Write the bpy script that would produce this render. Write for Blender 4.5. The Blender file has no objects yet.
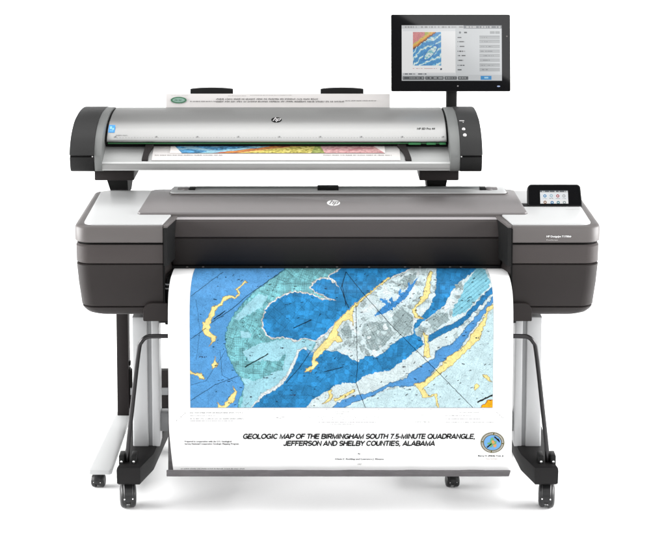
import bpy, bmesh, math, random
import numpy as np
from mathutils import Vector, Matrix
random.seed(7)
SC = bpy.context.scene
COL = SC.collection
PI = math.pi

# ------------------------------------------------------------------ camera
F_PX, D, PITCH = 1702.0, 5.6, math.radians(6.0)      # focal length in photo pixels, metres to the caster line, tilt
VPX, VPY = 322.0, -170.0                              # where lines running away from us meet
PPX, PPY = VPX, VPY + F_PX * math.tan(PITCH)
H = D * math.tan(math.atan((512.0 - PPY) / F_PX) + PITCH)
cam = bpy.data.cameras.new('camera')
cam.sensor_fit = 'HORIZONTAL'; cam.sensor_width = 36.0
cam.lens = 36.0 * F_PX / 666.0
cam.shift_x = (333.0 - PPX) / 666.0
cam.shift_y = -(274.0 - PPY) / 666.0
cam.clip_start = 0.1; cam.clip_end = 200
cam_o = bpy.data.objects.new('camera', cam); COL.objects.link(cam_o)
cam_o.location = (0, -D, H); cam_o.rotation_euler = (PI / 2 - PITCH, 0, 0)
SC.camera = cam_o

# ------------------------------------------------------------------ studio light
w = bpy.data.worlds.new('World'); SC.world = w; w.use_nodes = True
w.node_tree.nodes['Background'].inputs[0].default_value = (1.0, 1.0, 1.0, 1)
w.node_tree.nodes['Background'].inputs[1].default_value = 0.36
def area(name, loc, target, sx, sy, power, roll=0.0, col=(1, 1, 1)):
    l = bpy.data.lights.new(name, 'AREA'); l.shape = 'RECTANGLE'; l.size = sx; l.size_y = sy
    l.energy = power; l.color = col
    o = bpy.data.objects.new(name, l); COL.objects.link(o)
    o.location = loc
    q = (Vector(target) - Vector(loc)).to_track_quat('-Z', 'Y')
    o.rotation_euler = (q.to_matrix().to_4x4() @ Matrix.Rotation(roll, 4, 'Z')).to_euler()
    return o
area('overhead_softbox', (0, -0.9, 4.6), (0, 0.1, 0), 6.0, 4.2, 150)
area('rear_floor_fill', (0, 2.0, 5.2), (0, 1.6, 0), 6.5, 2.5, 150)  # added fill lamp, whitens the floor and sweep behind
area('left_floor_fill', (-4.4, 0.0, 1.35), (-0.3, 0.0, 0.05), 3.6, 2.0, 480)  # added unseen fill, washes out the shade under the plotter
area('right_floor_fill', (4.4, 0.0, 1.35), (0.3, 0.0, 0.05), 3.6, 2.0, 480)  # added unseen fill, same job from the other side
area('front_softbox', (2.11, -9.2, 4.66), (2.11, 0, 4.66), 6.5, 3.0, 330, math.radians(-31.5))

SC.view_settings.view_transform = 'Standard'; SC.view_settings.look = 'None'
SC.view_settings.exposure = 0.0; SC.view_settings.gamma = 1.0

# ------------------------------------------------------------------ picture <-> world
CP, SP = math.cos(PITCH), math.sin(PITCH)
def P(px, py, d):
    """world point at depth d (metres behind the front casters) seen at photo pixel px, py"""
    a = (px - PPX) / F_PX; b = -(py - PPY) / F_PX
    y = CP + b * SP; z = -SP + b * CP
    k = (D + d) / y
    return Vector((a * k, d, H + z * k))
def proj(X, Y, Z):
    yy = Y + D; zz = Z - H
    dep = yy * CP - zz * SP; up = yy * SP + zz * CP
    return PPX + F_PX * X / dep, PPY - F_PX * up / dep
def ZP(py, d): return P(322, py, d).z
def XP(px, py, d): return P(px, py, d).x

# ------------------------------------------------------------------ materials
def s2l(c):
    c = np.asarray(c, float) / 255.0
    return np.where(c <= 0.04045, c / 12.92, ((c + 0.055) / 1.055) ** 2.4)
def material(name, col, rough=0.5, metal=0.0, spec=0.5, bump=0.0, bscale=400.0, var=0.0, vscale=6.0, stretch=None, coat=0.0, rvar=0.0):
    m = bpy.data.materials.new(name); m.use_nodes = True
    nt = m.node_tree; N = nt.nodes; L = nt.links; b = N['Principled BSDF']
    b.inputs['Roughness'].default_value = rough; b.inputs['Metallic'].default_value = metal
    b.inputs['Specular IOR Level'].default_value = spec
    b.inputs['Coat Weight'].default_value = coat; b.inputs['Coat Roughness'].default_value = 0.06
    b.inputs['Base Color'].default_value = (*col, 1)
    tc = N.new('ShaderNodeTexCoord'); mp = N.new('ShaderNodeMapping')
    L.new(tc.outputs['Object'], mp.inputs['Vector'])
    if stretch: mp.inputs['Scale'].default_value = stretch
    if var > 0 or rvar > 0:
        n = N.new('ShaderNodeTexNoise'); n.inputs['Scale'].default_value = vscale; n.inputs['Detail'].default_value = 5
        L.new(mp.outputs[0], n.inputs['Vector'])
        if var > 0:
            mx = N.new('ShaderNodeMix'); mx.data_type = 'RGBA'
            mx.inputs[6].default_value = (*[c * (1 - var) for c in col], 1)
            mx.inputs[7].default_value = (*[min(1, c * (1 + var)) for c in col], 1)
            L.new(n.outputs[0], mx.inputs[0]); L.new(mx.outputs[2], b.inputs['Base Color'])
        if rvar > 0:
            mr = N.new('ShaderNodeMapRange'); mr.inputs[3].default_value = max(0.02, rough - rvar); mr.inputs[4].default_value = rough + rvar
            L.new(n.outputs[0], mr.inputs[0]); L.new(mr.outputs[0], b.inputs['Roughness'])
    if bump > 0:
        n2 = N.new('ShaderNodeTexNoise'); n2.inputs['Scale'].default_value = bscale; n2.inputs['Detail'].default_value = 3
        L.new(mp.outputs[0], n2.inputs['Vector'])
        bp = N.new('ShaderNodeBump'); bp.inputs['Strength'].default_value = bump; bp.inputs['Distance'].default_value = 0.0006
        L.new(n2.outputs[0], bp.inputs['Height']); L.new(bp.outputs[0], b.inputs['Normal'])
    return m
def print_material(name, attr, rough=0.6, emit=0.0, spec=0.08):
    m = bpy.data.materials.new(name); m.use_nodes = True
    nt = m.node_tree; b = nt.nodes['Principled BSDF']
    a = nt.nodes.new('ShaderNodeAttribute'); a.attribute_name = attr
    b.inputs['Roughness'].default_value = rough; b.inputs['Specular IOR Level'].default_value = spec
    if emit > 0:
        b.inputs['Base Color'].default_value = (0.01, 0.01, 0.01, 1)
        nt.links.new(a.outputs['Color'], b.inputs['Emission Color']); b.inputs['Emission Strength'].default_value = emit
    else:
        nt.links.new(a.outputs['Color'], b.inputs['Base Color'])
    return m
M = {}
M['floor'] = material('white studio sweep', (0.9, 0.9, 0.9), 0.75, spec=0.1, bump=0.05, bscale=60)
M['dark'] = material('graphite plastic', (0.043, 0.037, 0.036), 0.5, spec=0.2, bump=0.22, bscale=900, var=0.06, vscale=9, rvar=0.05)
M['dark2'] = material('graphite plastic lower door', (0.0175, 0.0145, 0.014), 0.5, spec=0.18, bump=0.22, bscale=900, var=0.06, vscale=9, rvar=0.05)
M['black'] = material('matte black plastic', (0.008, 0.008, 0.008), 0.5, spec=0.15, bump=0.2, bscale=700, rvar=0.06)
M['void'] = material('unlit black interior', (0.004, 0.004, 0.004), 0.8, spec=0.1)
M['white'] = material('white plastic panel', (0.45, 0.455, 0.455), 0.42, spec=0.35, bump=0.12, bscale=900, var=0.01, vscale=5)
M['lid'] = material('warm grey lid plastic', (0.162, 0.152, 0.152), 0.42, spec=0.3, bump=0.15, bscale=900, var=0.03, vscale=4, stretch=(0.3, 3, 3), rvar=0.05)
M['rim'] = material('rim grey plastic', (0.088, 0.080, 0.078), 0.42, spec=0.3, bump=0.15, bscale=900)
M['rail'] = material('grey roller rail', (0.22, 0.23, 0.23), 0.35, metal=0.5, spec=0.4, var=0.05, vscale=12, stretch=(0.2, 4, 4))
M['silver'] = material('silver painted cover', (0.315, 0.315, 0.31), 0.43, metal=0.88, spec=0.4, bump=0.1, bscale=1200, var=0.03, vscale=14, stretch=(0.12, 6, 6))
M['silver2'] = material('silver painted body', (0.44, 0.445, 0.44), 0.5, metal=0.3, spec=0.4, bump=0.1, bscale=1200, var=0.04, vscale=12, stretch=(0.15, 5, 5))
M['alu'] = material('pale aluminium profile', (0.42, 0.425, 0.43), 0.42, metal=0.25, spec=0.4, bump=0.06, bscale=800, var=0.03, vscale=10, stretch=(5, 5, 0.3))
M['alu2'] = material('grey aluminium profile', (0.24, 0.245, 0.25), 0.45, metal=0.3, spec=0.4, var=0.04, vscale=10)
M['paint'] = material('white powder coat', (0.42, 0.425, 0.425), 0.5, spec=0.2, bump=0.15, bscale=600)
M['post'] = material('charcoal powder coat', (0.018, 0.0155, 0.0155), 0.55, spec=0.1, bump=0.25, bscale=700)
M['foot'] = material('charcoal moulded foot', (0.010, 0.0095, 0.0097), 0.55, spec=0.14, bump=0.35, bscale=500, var=0.1, vscale=20)
M['rubber'] = material('black caster rubber', (0.012, 0.012, 0.0125), 0.38, spec=0.32, bump=0.2, bscale=400)
M['steel'] = material('dark polished steel rod', (0.035, 0.034, 0.035), 0.3, metal=0.9)
M['chrome'] = material('chrome', (0.75, 0.75, 0.75), 0.15, metal=1.0)
M['gap'] = M['void']
M['green'] = material('green strip', (0.006, 0.09, 0.02), 0.4)
M['paper'] = material('white coated paper', (0.74, 0.74, 0.74), 0.6, spec=0.15, bump=0.05, bscale=300)
M['docpaper'] = material('off white document paper', (0.55, 0.53, 0.52), 0.65, spec=0.2, bump=0.05, bscale=300)
M['cloth'] = material('grey woven basket cloth', (0.095, 0.09, 0.093), 0.85, spec=0.15, bump=0.6, bscale=500, var=0.3, vscale=40, stretch=(0.5, 2, 2))
M['ink'] = material('black ink', (0.008, 0.008, 0.008), 0.7, spec=0.05)
M['inkgrey'] = material('grey ink', (0.17, 0.165, 0.165), 0.6, spec=0.2)
M['inkmid'] = material('fine grey print', (0.035, 0.035, 0.035), 0.7, spec=0.05)
M['inkbrown'] = material('red brown ink', (0.12, 0.04, 0.025), 0.6, spec=0.2)
M['blue'] = material('blue sticker', (0.02, 0.25, 0.62), 0.5)
M['whiteink'] = material('white print', (0.75, 0.75, 0.75), 0.5)
M['lightgreyink'] = material('light grey print', (0.42, 0.41, 0.41), 0.5)
M['glass'] = material('black glass', (0.003, 0.003, 0.0035), 0.03, spec=0.15)
M['cap'] = material('charcoal cap plastic', (0.021, 0.021, 0.021), 0.5, spec=0.14, bump=0.25, bscale=700, var=0.06, vscale=15)
M['olive'] = material('olive seal ink', (0.085, 0.075, 0.02), 0.6)
M['sealblue'] = material('blue seal ink', (0.085, 0.24, 0.46), 0.6)
M['sealgreen'] = material('green seal ink', (0.09, 0.26, 0.08), 0.6)
M['sealorange'] = material('orange seal ink', (0.45, 0.2, 0.05), 0.6)
M['docgreen'] = material('dark green stamp ink', (0.03, 0.12, 0.06), 0.6)

# ------------------------------------------------------------------ builders
ORG = {}
def thing(name, label, cat, loc, group=None):
    o = bpy.data.objects.new(name, None); COL.objects.link(o)
    o.empty_display_size = 0.1
    o.location = loc; o['label'] = label; o['category'] = cat
    if group: o['group'] = group
    ORG[o.name] = Vector(loc)
    return o
def finish(name, me, mat, parent, smooth=35):
    if parent is not None:
        org = ORG[parent.name]
        me.transform(Matrix.Translation(-org))
    if smooth:
        me.shade_smooth(); me.set_sharp_from_angle(angle=math.radians(smooth))
    o = bpy.data.objects.new(name, me); COL.objects.link(o)
    for m in (mat if isinstance(mat, (list, tuple)) else [mat]): me.materials.append(m)
    if parent is not None:
        o.parent = parent; ORG[o.name] = ORG[parent.name]
    return o
def obj(name, bm, mat, parent=None, smooth=35):
    bmesh.ops.recalc_face_normals(bm, faces=bm.faces)
    me = bpy.data.meshes.new(name); bm.to_mesh(me); bm.free()
    return finish(name, me, mat, parent, smooth)
def BM(): return bmesh.new()
def add_box(bm, a, b, bev=0.0, seg=2):
    (x0, y0, z0), (x1, y1, z1) = a, b
    r = bmesh.ops.create_cube(bm, size=1.0)
    for v in r['verts']:
        v.co = Vector(((x0 + x1) / 2 + v.co.x * abs(x1 - x0), (y0 + y1) / 2 + v.co.y * abs(y1 - y0), (z0 + z1) / 2 + v.co.z * abs(z1 - z0)))
    if bev > 0:
        es = list({e for v in r['verts'] for e in v.link_edges})
        bmesh.ops.bevel(bm, geom=es, offset=bev, segments=seg, profile=0.5, affect='EDGES', clamp_overlap=True)
    return bm
def add_loops(bm, loops, cap=True, closed=True):
    rows = [[bm.verts.new(p) for p in lp] for lp in loops]
    n = len(rows[0])
    for r0, r1 in zip(rows, rows[1:]):
        for i in range(n if closed else n - 1):
            j = (i + 1) % n
            bm.faces.new((r0[i], r0[j], r1[j], r1[i]))
    if cap and closed:
        bm.faces.new(rows[0]); bm.faces.new(rows[-1])
    return bm
def add_prism_x(bm, prof, x0, x1, bev=0.0):
    """profile of (y, z) swept along x, with softened end edges"""
    prof = [Vector((0, p[0], p[1])) for p in prof]
    c = sum(prof, Vector()) / len(prof)
    def ring(x, s): return [Vector((x, *(c + (p - c) * 1.0 - (p - c).normalized() * s).yz)) for p in prof]
    if bev > 0:
        g = 1 if x1 > x0 else -1
        loops = [ring(x0, bev), ring(x0 + g * bev * .3, bev * .3), ring(x0 + g * bev, 0), ring(x1 - g * bev, 0), ring(x1 - g * bev * .3, bev * .3), ring(x1, bev)]
    else: loops = [ring(x0, 0), ring(x1, 0)]
    return add_loops(bm, loops)
def catmull(pts, n=6):
    pts = [Vector(p) for p in pts]; out = []
    for i in range(len(pts) - 1):
        p0 = pts[max(i - 1, 0)]; p1 = pts[i]; p2 = pts[i + 1]; p3 = pts[min(i + 2, len(pts) - 1)]
        for k in range(n):
            t = k / n
            out.append(0.5 * ((2 * p1) + (p2 - p0) * t + (2 * p0 - 5 * p1 + 4 * p2 - p3) * t * t + (-p0 + 3 * p1 - 3 * p2 + p3) * t ** 3))
    out.append(pts[-1]); return out
def add_tube(bm, pts, r, n=12):
    pts = [Vector(p) for p in pts]; loops = []
    up = None
    for i, p in enumerate(pts):
        t = (pts[min(i + 1, len(pts) - 1)] - pts[max(i - 1, 0)]).normalized()
        if up is None:
            up = t.orthogonal().normalized()
        u = (up - t * up.dot(t)).normalized(); up = u; v = t.cross(u)
        loops.append([p + (u * math.cos(a) + v * math.sin(a)) * r for a in [2 * PI * k / n for k in range(n)]])
    return add_loops(bm, loops)
def add_lathe_x(bm, prof, c, n=32):
    """profile of (x offset, radius) turned about an axle along x through c"""
    c = Vector(c)
    loops = [[c + Vector((x, r * math.cos(2 * PI * k / n), r * math.sin(2 * PI * k / n))) for k in range(n)] for x, r in prof]
    return add_loops(bm, loops)
def rounded(pts, radii, n=6):
    """2D polygon with rounded corners"""
    out = []; m = len(pts)
    for i in range(m):
        p = Vector(pts[i]); a = Vector(pts[i - 1]); b = Vector(pts[(i + 1) % m]); r = radii[i] if isinstance(radii, (list, tuple)) else radii
        da = (a - p).normalized(); db = (b - p).normalized()
        if r <= 0:
            out += [p] * 1; continue
        ang = da.angle(db); tl = r / math.tan(ang / 2)
        s = p + da * tl; e = p + db * tl
        cen = p + (da + db).normalized() * (r / math.sin(ang / 2))
        a0 = math.atan2(s.y - cen.y, s.x - cen.x); a1 = math.atan2(e.y - cen.y, e.x - cen.x)
        dl = (a1 - a0 + PI) % (2 * PI) - PI
        out += [Vector((cen.x + r * math.cos(a0 + dl * k / n), cen.y + r * math.sin(a0 + dl * k / n))) for k in range(n + 1)]
    return out
def add_plate(bm, pts2, z0, z1, bev=0.0):
    """horizontal plate from a plan outline, top edge softened"""
    c = sum((Vector(p) for p in pts2), Vector((0, 0))) / len(pts2)
    def ring(z, s):
        res = []
        m = len(pts2)
        for i in range(m):
            p = Vector(pts2[i]); t = (Vector(pts2[(i + 1) % m]) - Vector(pts2[i - 1])).normalized(); nrm = Vector((t.y, -t.x))
            if nrm.dot(p - c) < 0: nrm = -nrm
            q = p - nrm * s; res.append((q.x, q.y, z))
        return res
    loops = [ring(z0, 0), ring(z1 - bev, 0)]
    if bev > 0: loops += [ring(z1 - bev * .3, bev * .3), ring(z1, bev)]
    return add_loops(bm, loops)
def text_mesh(s, size=1.0, shear=0.0, bold=0.0, align='LEFT', spacing=1.0):
    cu = bpy.data.curves.new('lettering', 'FONT'); cu.body = s; cu.size = size; cu.shear = shear; cu.offset = bold
    cu.align_x = align; cu.space_character = spacing; cu.fill_mode = 'FRONT'; cu.resolution_u = 4
    o = bpy.data.objects.new('lettering', cu); COL.objects.link(o)
    dg = bpy.context.evaluated_depsgraph_get(); dg.update()
    me = bpy.data.meshes.new_from_object(o.evaluated_get(dg))
    bpy.data.objects.remove(o); bpy.data.curves.remove(cu)
    return me
def place_text(name, s, fr, width, height, mat, parent, shear=0.0, bold=0.0):
    """lettering fitted to a width and cap height in the frame fr = (origin, right, up), lifted a hair along the normal"""
    me = text_mesh(s, 1.0, shear, 0.0)
    bmt = BM(); bmt.from_mesh(me)
    if bold > 0:
        base = list(bmt.faces)
        for q in (1, 2):
            g = bmesh.ops.duplicate(bmt, geom=base)
            for v in g['geom']:
                if isinstance(v, bmesh.types.BMVert): v.co += Vector((bold * q, 0, .004 * q))
    bmt.to_mesh(me); bmt.free()
    co = np.empty(len(me.vertices) * 3); me.vertices.foreach_get('co', co); co = co.reshape(-1, 3)
    lo = co.min(0); hi = co.max(0)
    o, r, u = fr; nrm = r.cross(u)
    capw = hi[0] - lo[0]; caph = 0.73 if height else 1
    kx = width / capw; ky = height / caph if height else kx
    new = np.array([list(o + r * ((c[0] - lo[0]) * kx) + u * (c[1] * ky) + nrm * (0.0008 + c[2] * .03)) for c in co])
    me.vertices.foreach_set('co', new.ravel()); me.update()
    return finish(name, me, mat, parent, 0)
def arc(cx, cy, rx, ry, a0, a1, n=12):
    return [(cx + rx * math.cos(math.radians(a0 + (a1 - a0) * k / n)), cy + ry * math.sin(math.radians(a0 + (a1 - a0) * k / n))) for k in range(n + 1)]
# plain grotesque capitals drawn as pen strokes: width, strokes (cap height 1)
GLYPH = {
 'A': (.74, [[(.04, .0), (.37, .93), (.70, .0)], [(.17, .30), (.57, .30)]]),
 'B': (.70, [[(.40, .52), (.10, .52)], [(.10, .0), (.10, .93), (.38, .93)] + arc(.40, .725, .20, .205, 90, -90), [(.40, .52)] + arc(.42, .29, .23, .23, 90, -90) + [(.10, .07)]]),
 'C': (.74, [arc(.39, .5, .31, .43, 38, 322, 22)]), 'D': (.74, [[(.10, .07), (.10, .93), (.34, .93)] + arc(.34, .5, .33, .43, 90, -90, 16) + [(.10, .07)]]),
 'E': (.66, [[(.62, .93), (.10, .93), (.10, .07), (.64, .07)], [(.10, .52), (.58, .52)]]), 'F': (.61, [[(.60, .93), (.10, .93), (.10, .0)], [(.10, .50), (.54, .50)]]),
 'G': (.78, [arc(.40, .5, .32, .43, 40, 300, 20) + [(.70, .16), (.70, .45), (.44, .45)]]), 'H': (.72, [[(.10, 0), (.10, 1)], [(.62, 0), (.62, 1)], [(.10, .53), (.62, .53)]]),
 'I': (.28, [[(.14, 0), (.14, 1)]]), 'J': (.54, [[(.42, 1), (.42, .27)] + arc(.24, .27, .18, .20, 0, -180)]), 'L': (.60, [[(.10, 1), (.10, .07), (.58, .07)]]),
 'M': (.84, [[(.10, 0), (.10, .95), (.42, .06), (.74, .95), (.74, 0)]]), 'N': (.72, [[(.10, 0), (.10, .95), (.62, .05), (.62, 1)]]),
 'O': (.80, [arc(.40, .5, .33, .43, 0, 360, 28)]), 'P': (.67, [[(.10, 0), (.10, .93), (.40, .93)] + arc(.40, .68, .22, .25, 90, -90) + [(.10, .43)]]),
 'Q': (.80, [arc(.40, .5, .33, .43, 0, 360, 28), [(.48, .25), (.72, -.02)]]), 'R': (.73, [[(.10, 0), (.10, .93), (.42, .93)] + arc(.42, .695, .22, .235, 90, -90) + [(.10, .46)], [(.38, .46), (.66, 0)]]),
 'S': (.67, [arc(.34, .72, .24, .215, 25, 255, 14) + arc(.35, .285, .25, .22, 80, -155, 14)]), 'T': (.61, [[(.02, .93), (.60, .93)], [(.31, .93), (.31, 0)]]),
 'U': (.72, [[(.10, 1), (.10, .36)] + arc(.36, .36, .26, .29, 180, 360, 14) + [(.62, 1)]]), 'Y': (.67, [[(.03, 1), (.34, .48), (.65, 1)], [(.34, .48), (.34, 0)]]),
 '7': (.56, [[(.04, .92), (.51, .92), (.34, .55), (.24, 0)]]), '5': (.56, [[(.48, .93), (.14, .93), (.09, .52)] + arc(.27, .32, .22, .25, 120, -150, 14)]),
 '.': (.28, [[(.14, 0), (.14, .16)]]), ',': (.28, [[(.14, .15), (.14, .02), (.08, -.15)]]), '-': (.34, [[(.05, .36), (.29, .36)]]), ' ': (.28, []) }
def stroke_text(name, text, fr, width, height, mat, parent, slant=.2, pen=.225):
    o, rgt, upv = fr; n = rgt.cross(upv)
    total = sum(GLYPH[ch][0] for ch in text); kx = width / total
    bm = BM(); x = 0; lvl = 0
    def v(px, py, l): return bm.verts.new(o + rgt * ((px + slant * py * height / kx * .98) * kx) + upv * (py * height) + n * (.0008 + .00004 * l))
    asp = height / kx
    for ch in text:
        gw, strokes = GLYPH[ch]
        for st in strokes:
            q = [Vector((a + x, b * asp)) for a, b in st]; m = len(q)
            closed = (q[0] - q[-1]).length < 1e-4
            lft, rg = [], []
            for i in range(m):
                if closed: t0 = (q[i] - q[i - 1 if i else m - 2]).normalized(); t1 = (q[i + 1 if i < m - 1 else 1] - q[i]).normalized()
                else: t0 = (q[i] - q[i - 1]).normalized() if i else None; t1 = (q[i + 1] - q[i]).normalized() if i < m - 1 else None; t0 = t0 or t1; t1 = t1 or t0
                tt = (t0 + t1).normalized(); nn = Vector((-tt.y, tt.x)); k = pen / 2 * asp / max(.45, nn.dot(Vector((-t0.y, t0.x))))
                lft.append(q[i] + nn * k); rg.append(q[i] - nn * k)
            lvl = (lvl + 1) % 5
            A = [v(p.x, p.y / asp, lvl) for p in lft]; B = [v(p.x, p.y / asp, lvl) for p in rg]
            for i in range(m - 1): bm.faces.new((A[i], B[i], B[i + 1], A[i + 1]))
        x += gw
    return obj(name, bm, mat, parent, 0)
def add_quads_on(bm, fr, rects):
    o, r, u = fr; n = r.cross(u)
    for x0, y0, x1, y1 in rects:
        bm.faces.new([bm.verts.new(o + r * x + u * y + n * 0.0008) for x, y in ((x0, y0), (x1, y0), (x1, y1), (x0, y1))])
def glyph_row(x0, x1, y, h, rects, gap=0.35, word=(2, 8)):
    """a row of print too small to read: little marks grouped in words"""
    x = x0
    while x < x1:
        for k in range(random.randint(*word)):
            ww = h * random.uniform(0.25, 0.6)
            if x + ww > x1: break
            t = random.random()
            if t < 0.5: rects.append((x, y, x + ww * 0.35, y + h * random.uniform(.7, 1))); rects.append((x + ww * .6, y, x + ww * .9, y + h * random.uniform(.6, 1)))
            else: rects.append((x + ww * .1, y, x + ww * .45, y + h * random.uniform(.5, .8))); rects.append((x + ww * .45, y + h * random.uniform(.3, .5), x + ww, y + h * random.uniform(.6, .85)))
            x += ww + h * 0.18
        x += h * gap * 1.6
def frame_at(o, r, u): return (Vector(o), Vector(r).normalized(), Vector(u).normalized())

# hp roundel: disc with the two leaning letters
def logo(fr, rad, ry, mdisc, mletter, parent):
    o, r, u = fr; n = r.cross(u)
    bm = BM()
    bm.faces.new([bm.verts.new(o + r * rad * math.cos(a) + u * ry * math.sin(a) + n * 0.0007) for a in [2 * PI * k / 48 for k in range(48)]])
    disc = obj('logo', bm, mdisc, parent, 0)
    bm = BM()
    def bar(x0, y0, x1, y1):
        vs = []
        for x, y in ((x0, y0), (x1, y0), (x1, y1), (x0, y1)):
            xx = x + 0.32 * y
            vs.append(bm.verts.new(o + r * rad * xx + u * ry * y + n * 0.0013))
        bm.faces.new(vs)
    bar(-.56, -.5, -.36, .93); bar(-.36, .28, -.12, .46); bar(-.12, -.5, .06, .46)
    bar(.16, -.93, .36, .46); bar(.36, .28, .58, .46); bar(.58, -.42, .76, .46); bar(.36, -.5, .76, -.32)
    obj('logo_lettering', bm, mletter, disc, 0)
    return disc

# ------------------------------------------------------------------ printed pictures (colour per point, worked out from outlines)
def vnoise(x, y, seed=0):
    xi = np.floor(x).astype(np.int64); yi = np.floor(y).astype(np.int64); fx = x - xi; fy = y - yi
    fx = fx * fx * (3 - 2 * fx); fy = fy * fy * (3 - 2 * fy)
    def h(a, b):
        n = (a * 374761393 + b * 668265263 + seed * 1442695041) & 0x7fffffff
        n = ((n ^ (n >> 13)) * 1274126177) & 0x7fffffff
        return ((n ^ (n >> 16)) & 0xffff) / 65535.0
    return (h(xi, yi) * (1 - fx) + h(xi + 1, yi) * fx) * (1 - fy) + (h(xi, yi + 1) * (1 - fx) + h(xi + 1, yi + 1) * fx) * fy
def cell(x, y, seed=0):
    a = np.floor(x).astype(np.int64); b = np.floor(y).astype(np.int64)
    n = (a * 374761393 + b * 668265263 + seed * 1442695041) & 0x7fffffff
    n = ((n ^ (n >> 13)) * 1274126177) & 0x7fffffff
    return ((n ^ (n >> 16)) & 0xffff) / 65535.0
def inside(x, y, poly):
    px = [p[0] for p in poly]; py = [p[1] for p in poly]
    out = np.zeros(x.shape, bool)
    box = (x >= min(px)) & (x <= max(px)) & (y >= min(py)) & (y <= max(py))
    xs, ys = x[box], y[box]; r = np.zeros(xs.shape, bool); m = len(poly)
    for i in range(m):
        x0, y0 = poly[i]; x1, y1 = poly[(i + 1) % m]
        if y0 == y1: continue
        r ^= ((y0 > ys) != (y1 > ys)) & (xs < (x1 - x0) * (ys - y0) / (y1 - y0) + x0)
    out[box] = r
    return out
def segdist(x, y, pts, closed=False, reach=4.0):
    d = np.full(x.shape, 1e9); m = len(pts)
    for i in range(m if closed else m - 1):
        x0, y0 = pts[i]; x1, y1 = pts[(i + 1) % m]
        box = (x > min(x0, x1) - reach) & (x < max(x0, x1) + reach) & (y > min(y0, y1) - reach) & (y < max(y0, y1) + reach)
        if not box.any(): continue
        xs, ys = x[box], y[box]; dx, dy = x1 - x0, y1 - y0
        t = np.clip(((xs - x0) * dx + (ys - y0) * dy) / (dx * dx + dy * dy + 1e-9), 0, 1)
        d[box] = np.minimum(d[box], np.hypot(xs - x0 - t * dx, ys - y0 - t * dy))
    return d
LAKE = [(346,266),(338,271),(329.5,276),(334.5,280),(340,287.6),(336,284.5),(329.5,279.5),(323,278.5),(315,282),(310,288),(321,293.8),(330,297.8),(336,300.5),(321,299.5),(311,295),(301,292.5),(290,292.5),(280,298),(270,304),(266,310),(263,320),(263,328),(266.5,334),(272.5,338),(282,336.5),(290,338),(295,340.4),(301.5,338),(310,338.5),(316,340),(324.6,333),(334.5,324),(346,311.5),(362.6,297.5),(375.8,286.8),(390,277.5),(403,272),(417,266)]
TEAL = [(288,266),(279,274),(267.5,281.8),(254,291.7),(242.8,303),(234.5,313.2),(228.7,324.8),(225.4,336.3),(225.4,345),(228,356.5),(233.7,368),(241,379.6),(245,386),(242,394.5),(238.6,401),(237,410),(252.7,410),(259,401),(262.6,395),(274,389.5),(284,381),(289,374),(291.6,368),(296.5,358),(299,351.5),(304.8,349),(312,351),(330,345),(345,310),(350,266)]
LITE = [[(242.8,351.5),(262,343),(285.7,339),(300,340),(316,341),(311,350),(303,349),(297,356),(290,372),(276,386),(262.6,394),(252.7,408),(241,408),(245,384.5),(241,377),(256,381),(272.5,373),(282.4,369.7),(285.7,353),(279,361.4),(259,360.6),(249.4,361.4)],
        [(259,293.4),(267.5,296.7),(262.6,306.6),(239.5,319.8),(234.5,318),(246,305)], [(240,331),(252,333),(250,338),(241,337)]]
PALE = [(417,266),(403,272),(390,277.5),(375.8,286.8),(362.6,297.5),(346,311.5),(334.5,324),(324.6,333),(316,342),(312,352),(324,351),(336,351),(344.4,354),(351,359),(358.4,362),(367.5,355.6),(377.4,357.3),(385.7,351.5),(400,338),(398,350),(329,412),(520,412),(520,266)]
BLUE2 = [(300,351),(303,349.5),(306,351.5),(309,356),(315,353),(323.8,350.7),(336,351.5),(344.4,354),(351,359),(358.4,362),(367.5,355.6),(377.4,357.3),(385.7,351.5),(390,346),(400,338.5),(406.5,336.3),(414,333),(414.8,324),(421.4,316.5),(429.6,308),(435.4,295),(436.5,283.5),(436.5,264),(480,264),(472.6,272),(461,280),(452.8,288.4),(450,295),(444.5,305),(431,315),(424.7,320),(419.7,324),(418,334.7),(424,344),(406.5,358),(390,370.5),(377,372),(364,376.3),(356,383),(346,383),(336,385.4),(328,391),(313,400),(303,410),(250,410),(259,402),(264,396),(275,390.5),(285,382),(290,375),(293,368),(297.5,358.5)]
STRIPE = [(494,286),(490,289),(482.5,296.7),(472.6,306.6),(462.7,318),(451,324.8),(439.5,329.7),(429.6,336),(428.3,342.4),(436,338),(444.5,333),(461,325.6),(471,315),(481,305),(490,295),(494,292)]
BAND3 = [(494,296),(490.7,299),(482.5,310),(472.6,320),(462.7,331.4),(452.8,343),(436,350.7),(434.6,358),(421,366),(408,373.8),(408,378),(390,383),(372.5,392),(356,396),(341,401),(329,410),(338,410),(356,402),(372,396),(390,386.5),(411.5,386),(424.7,381),(441,362),(454.4,356.5),(467.6,336.7),(472.6,329.7),(482.5,316.5),(494,300)]
CYAN = [(477.5,266),(482.5,266),(489.5,280),(489.5,286.8),(479,297.5),(466,311.5),(452.8,316.5),(452,310),(461,296.7),(464.3,283.5),(471,277)]
SEA = [(494,308),(486,322),(480,338),(456,362),(425,383),(412,388),(390,389),(356,403),(343,410),(496,410)]
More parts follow.
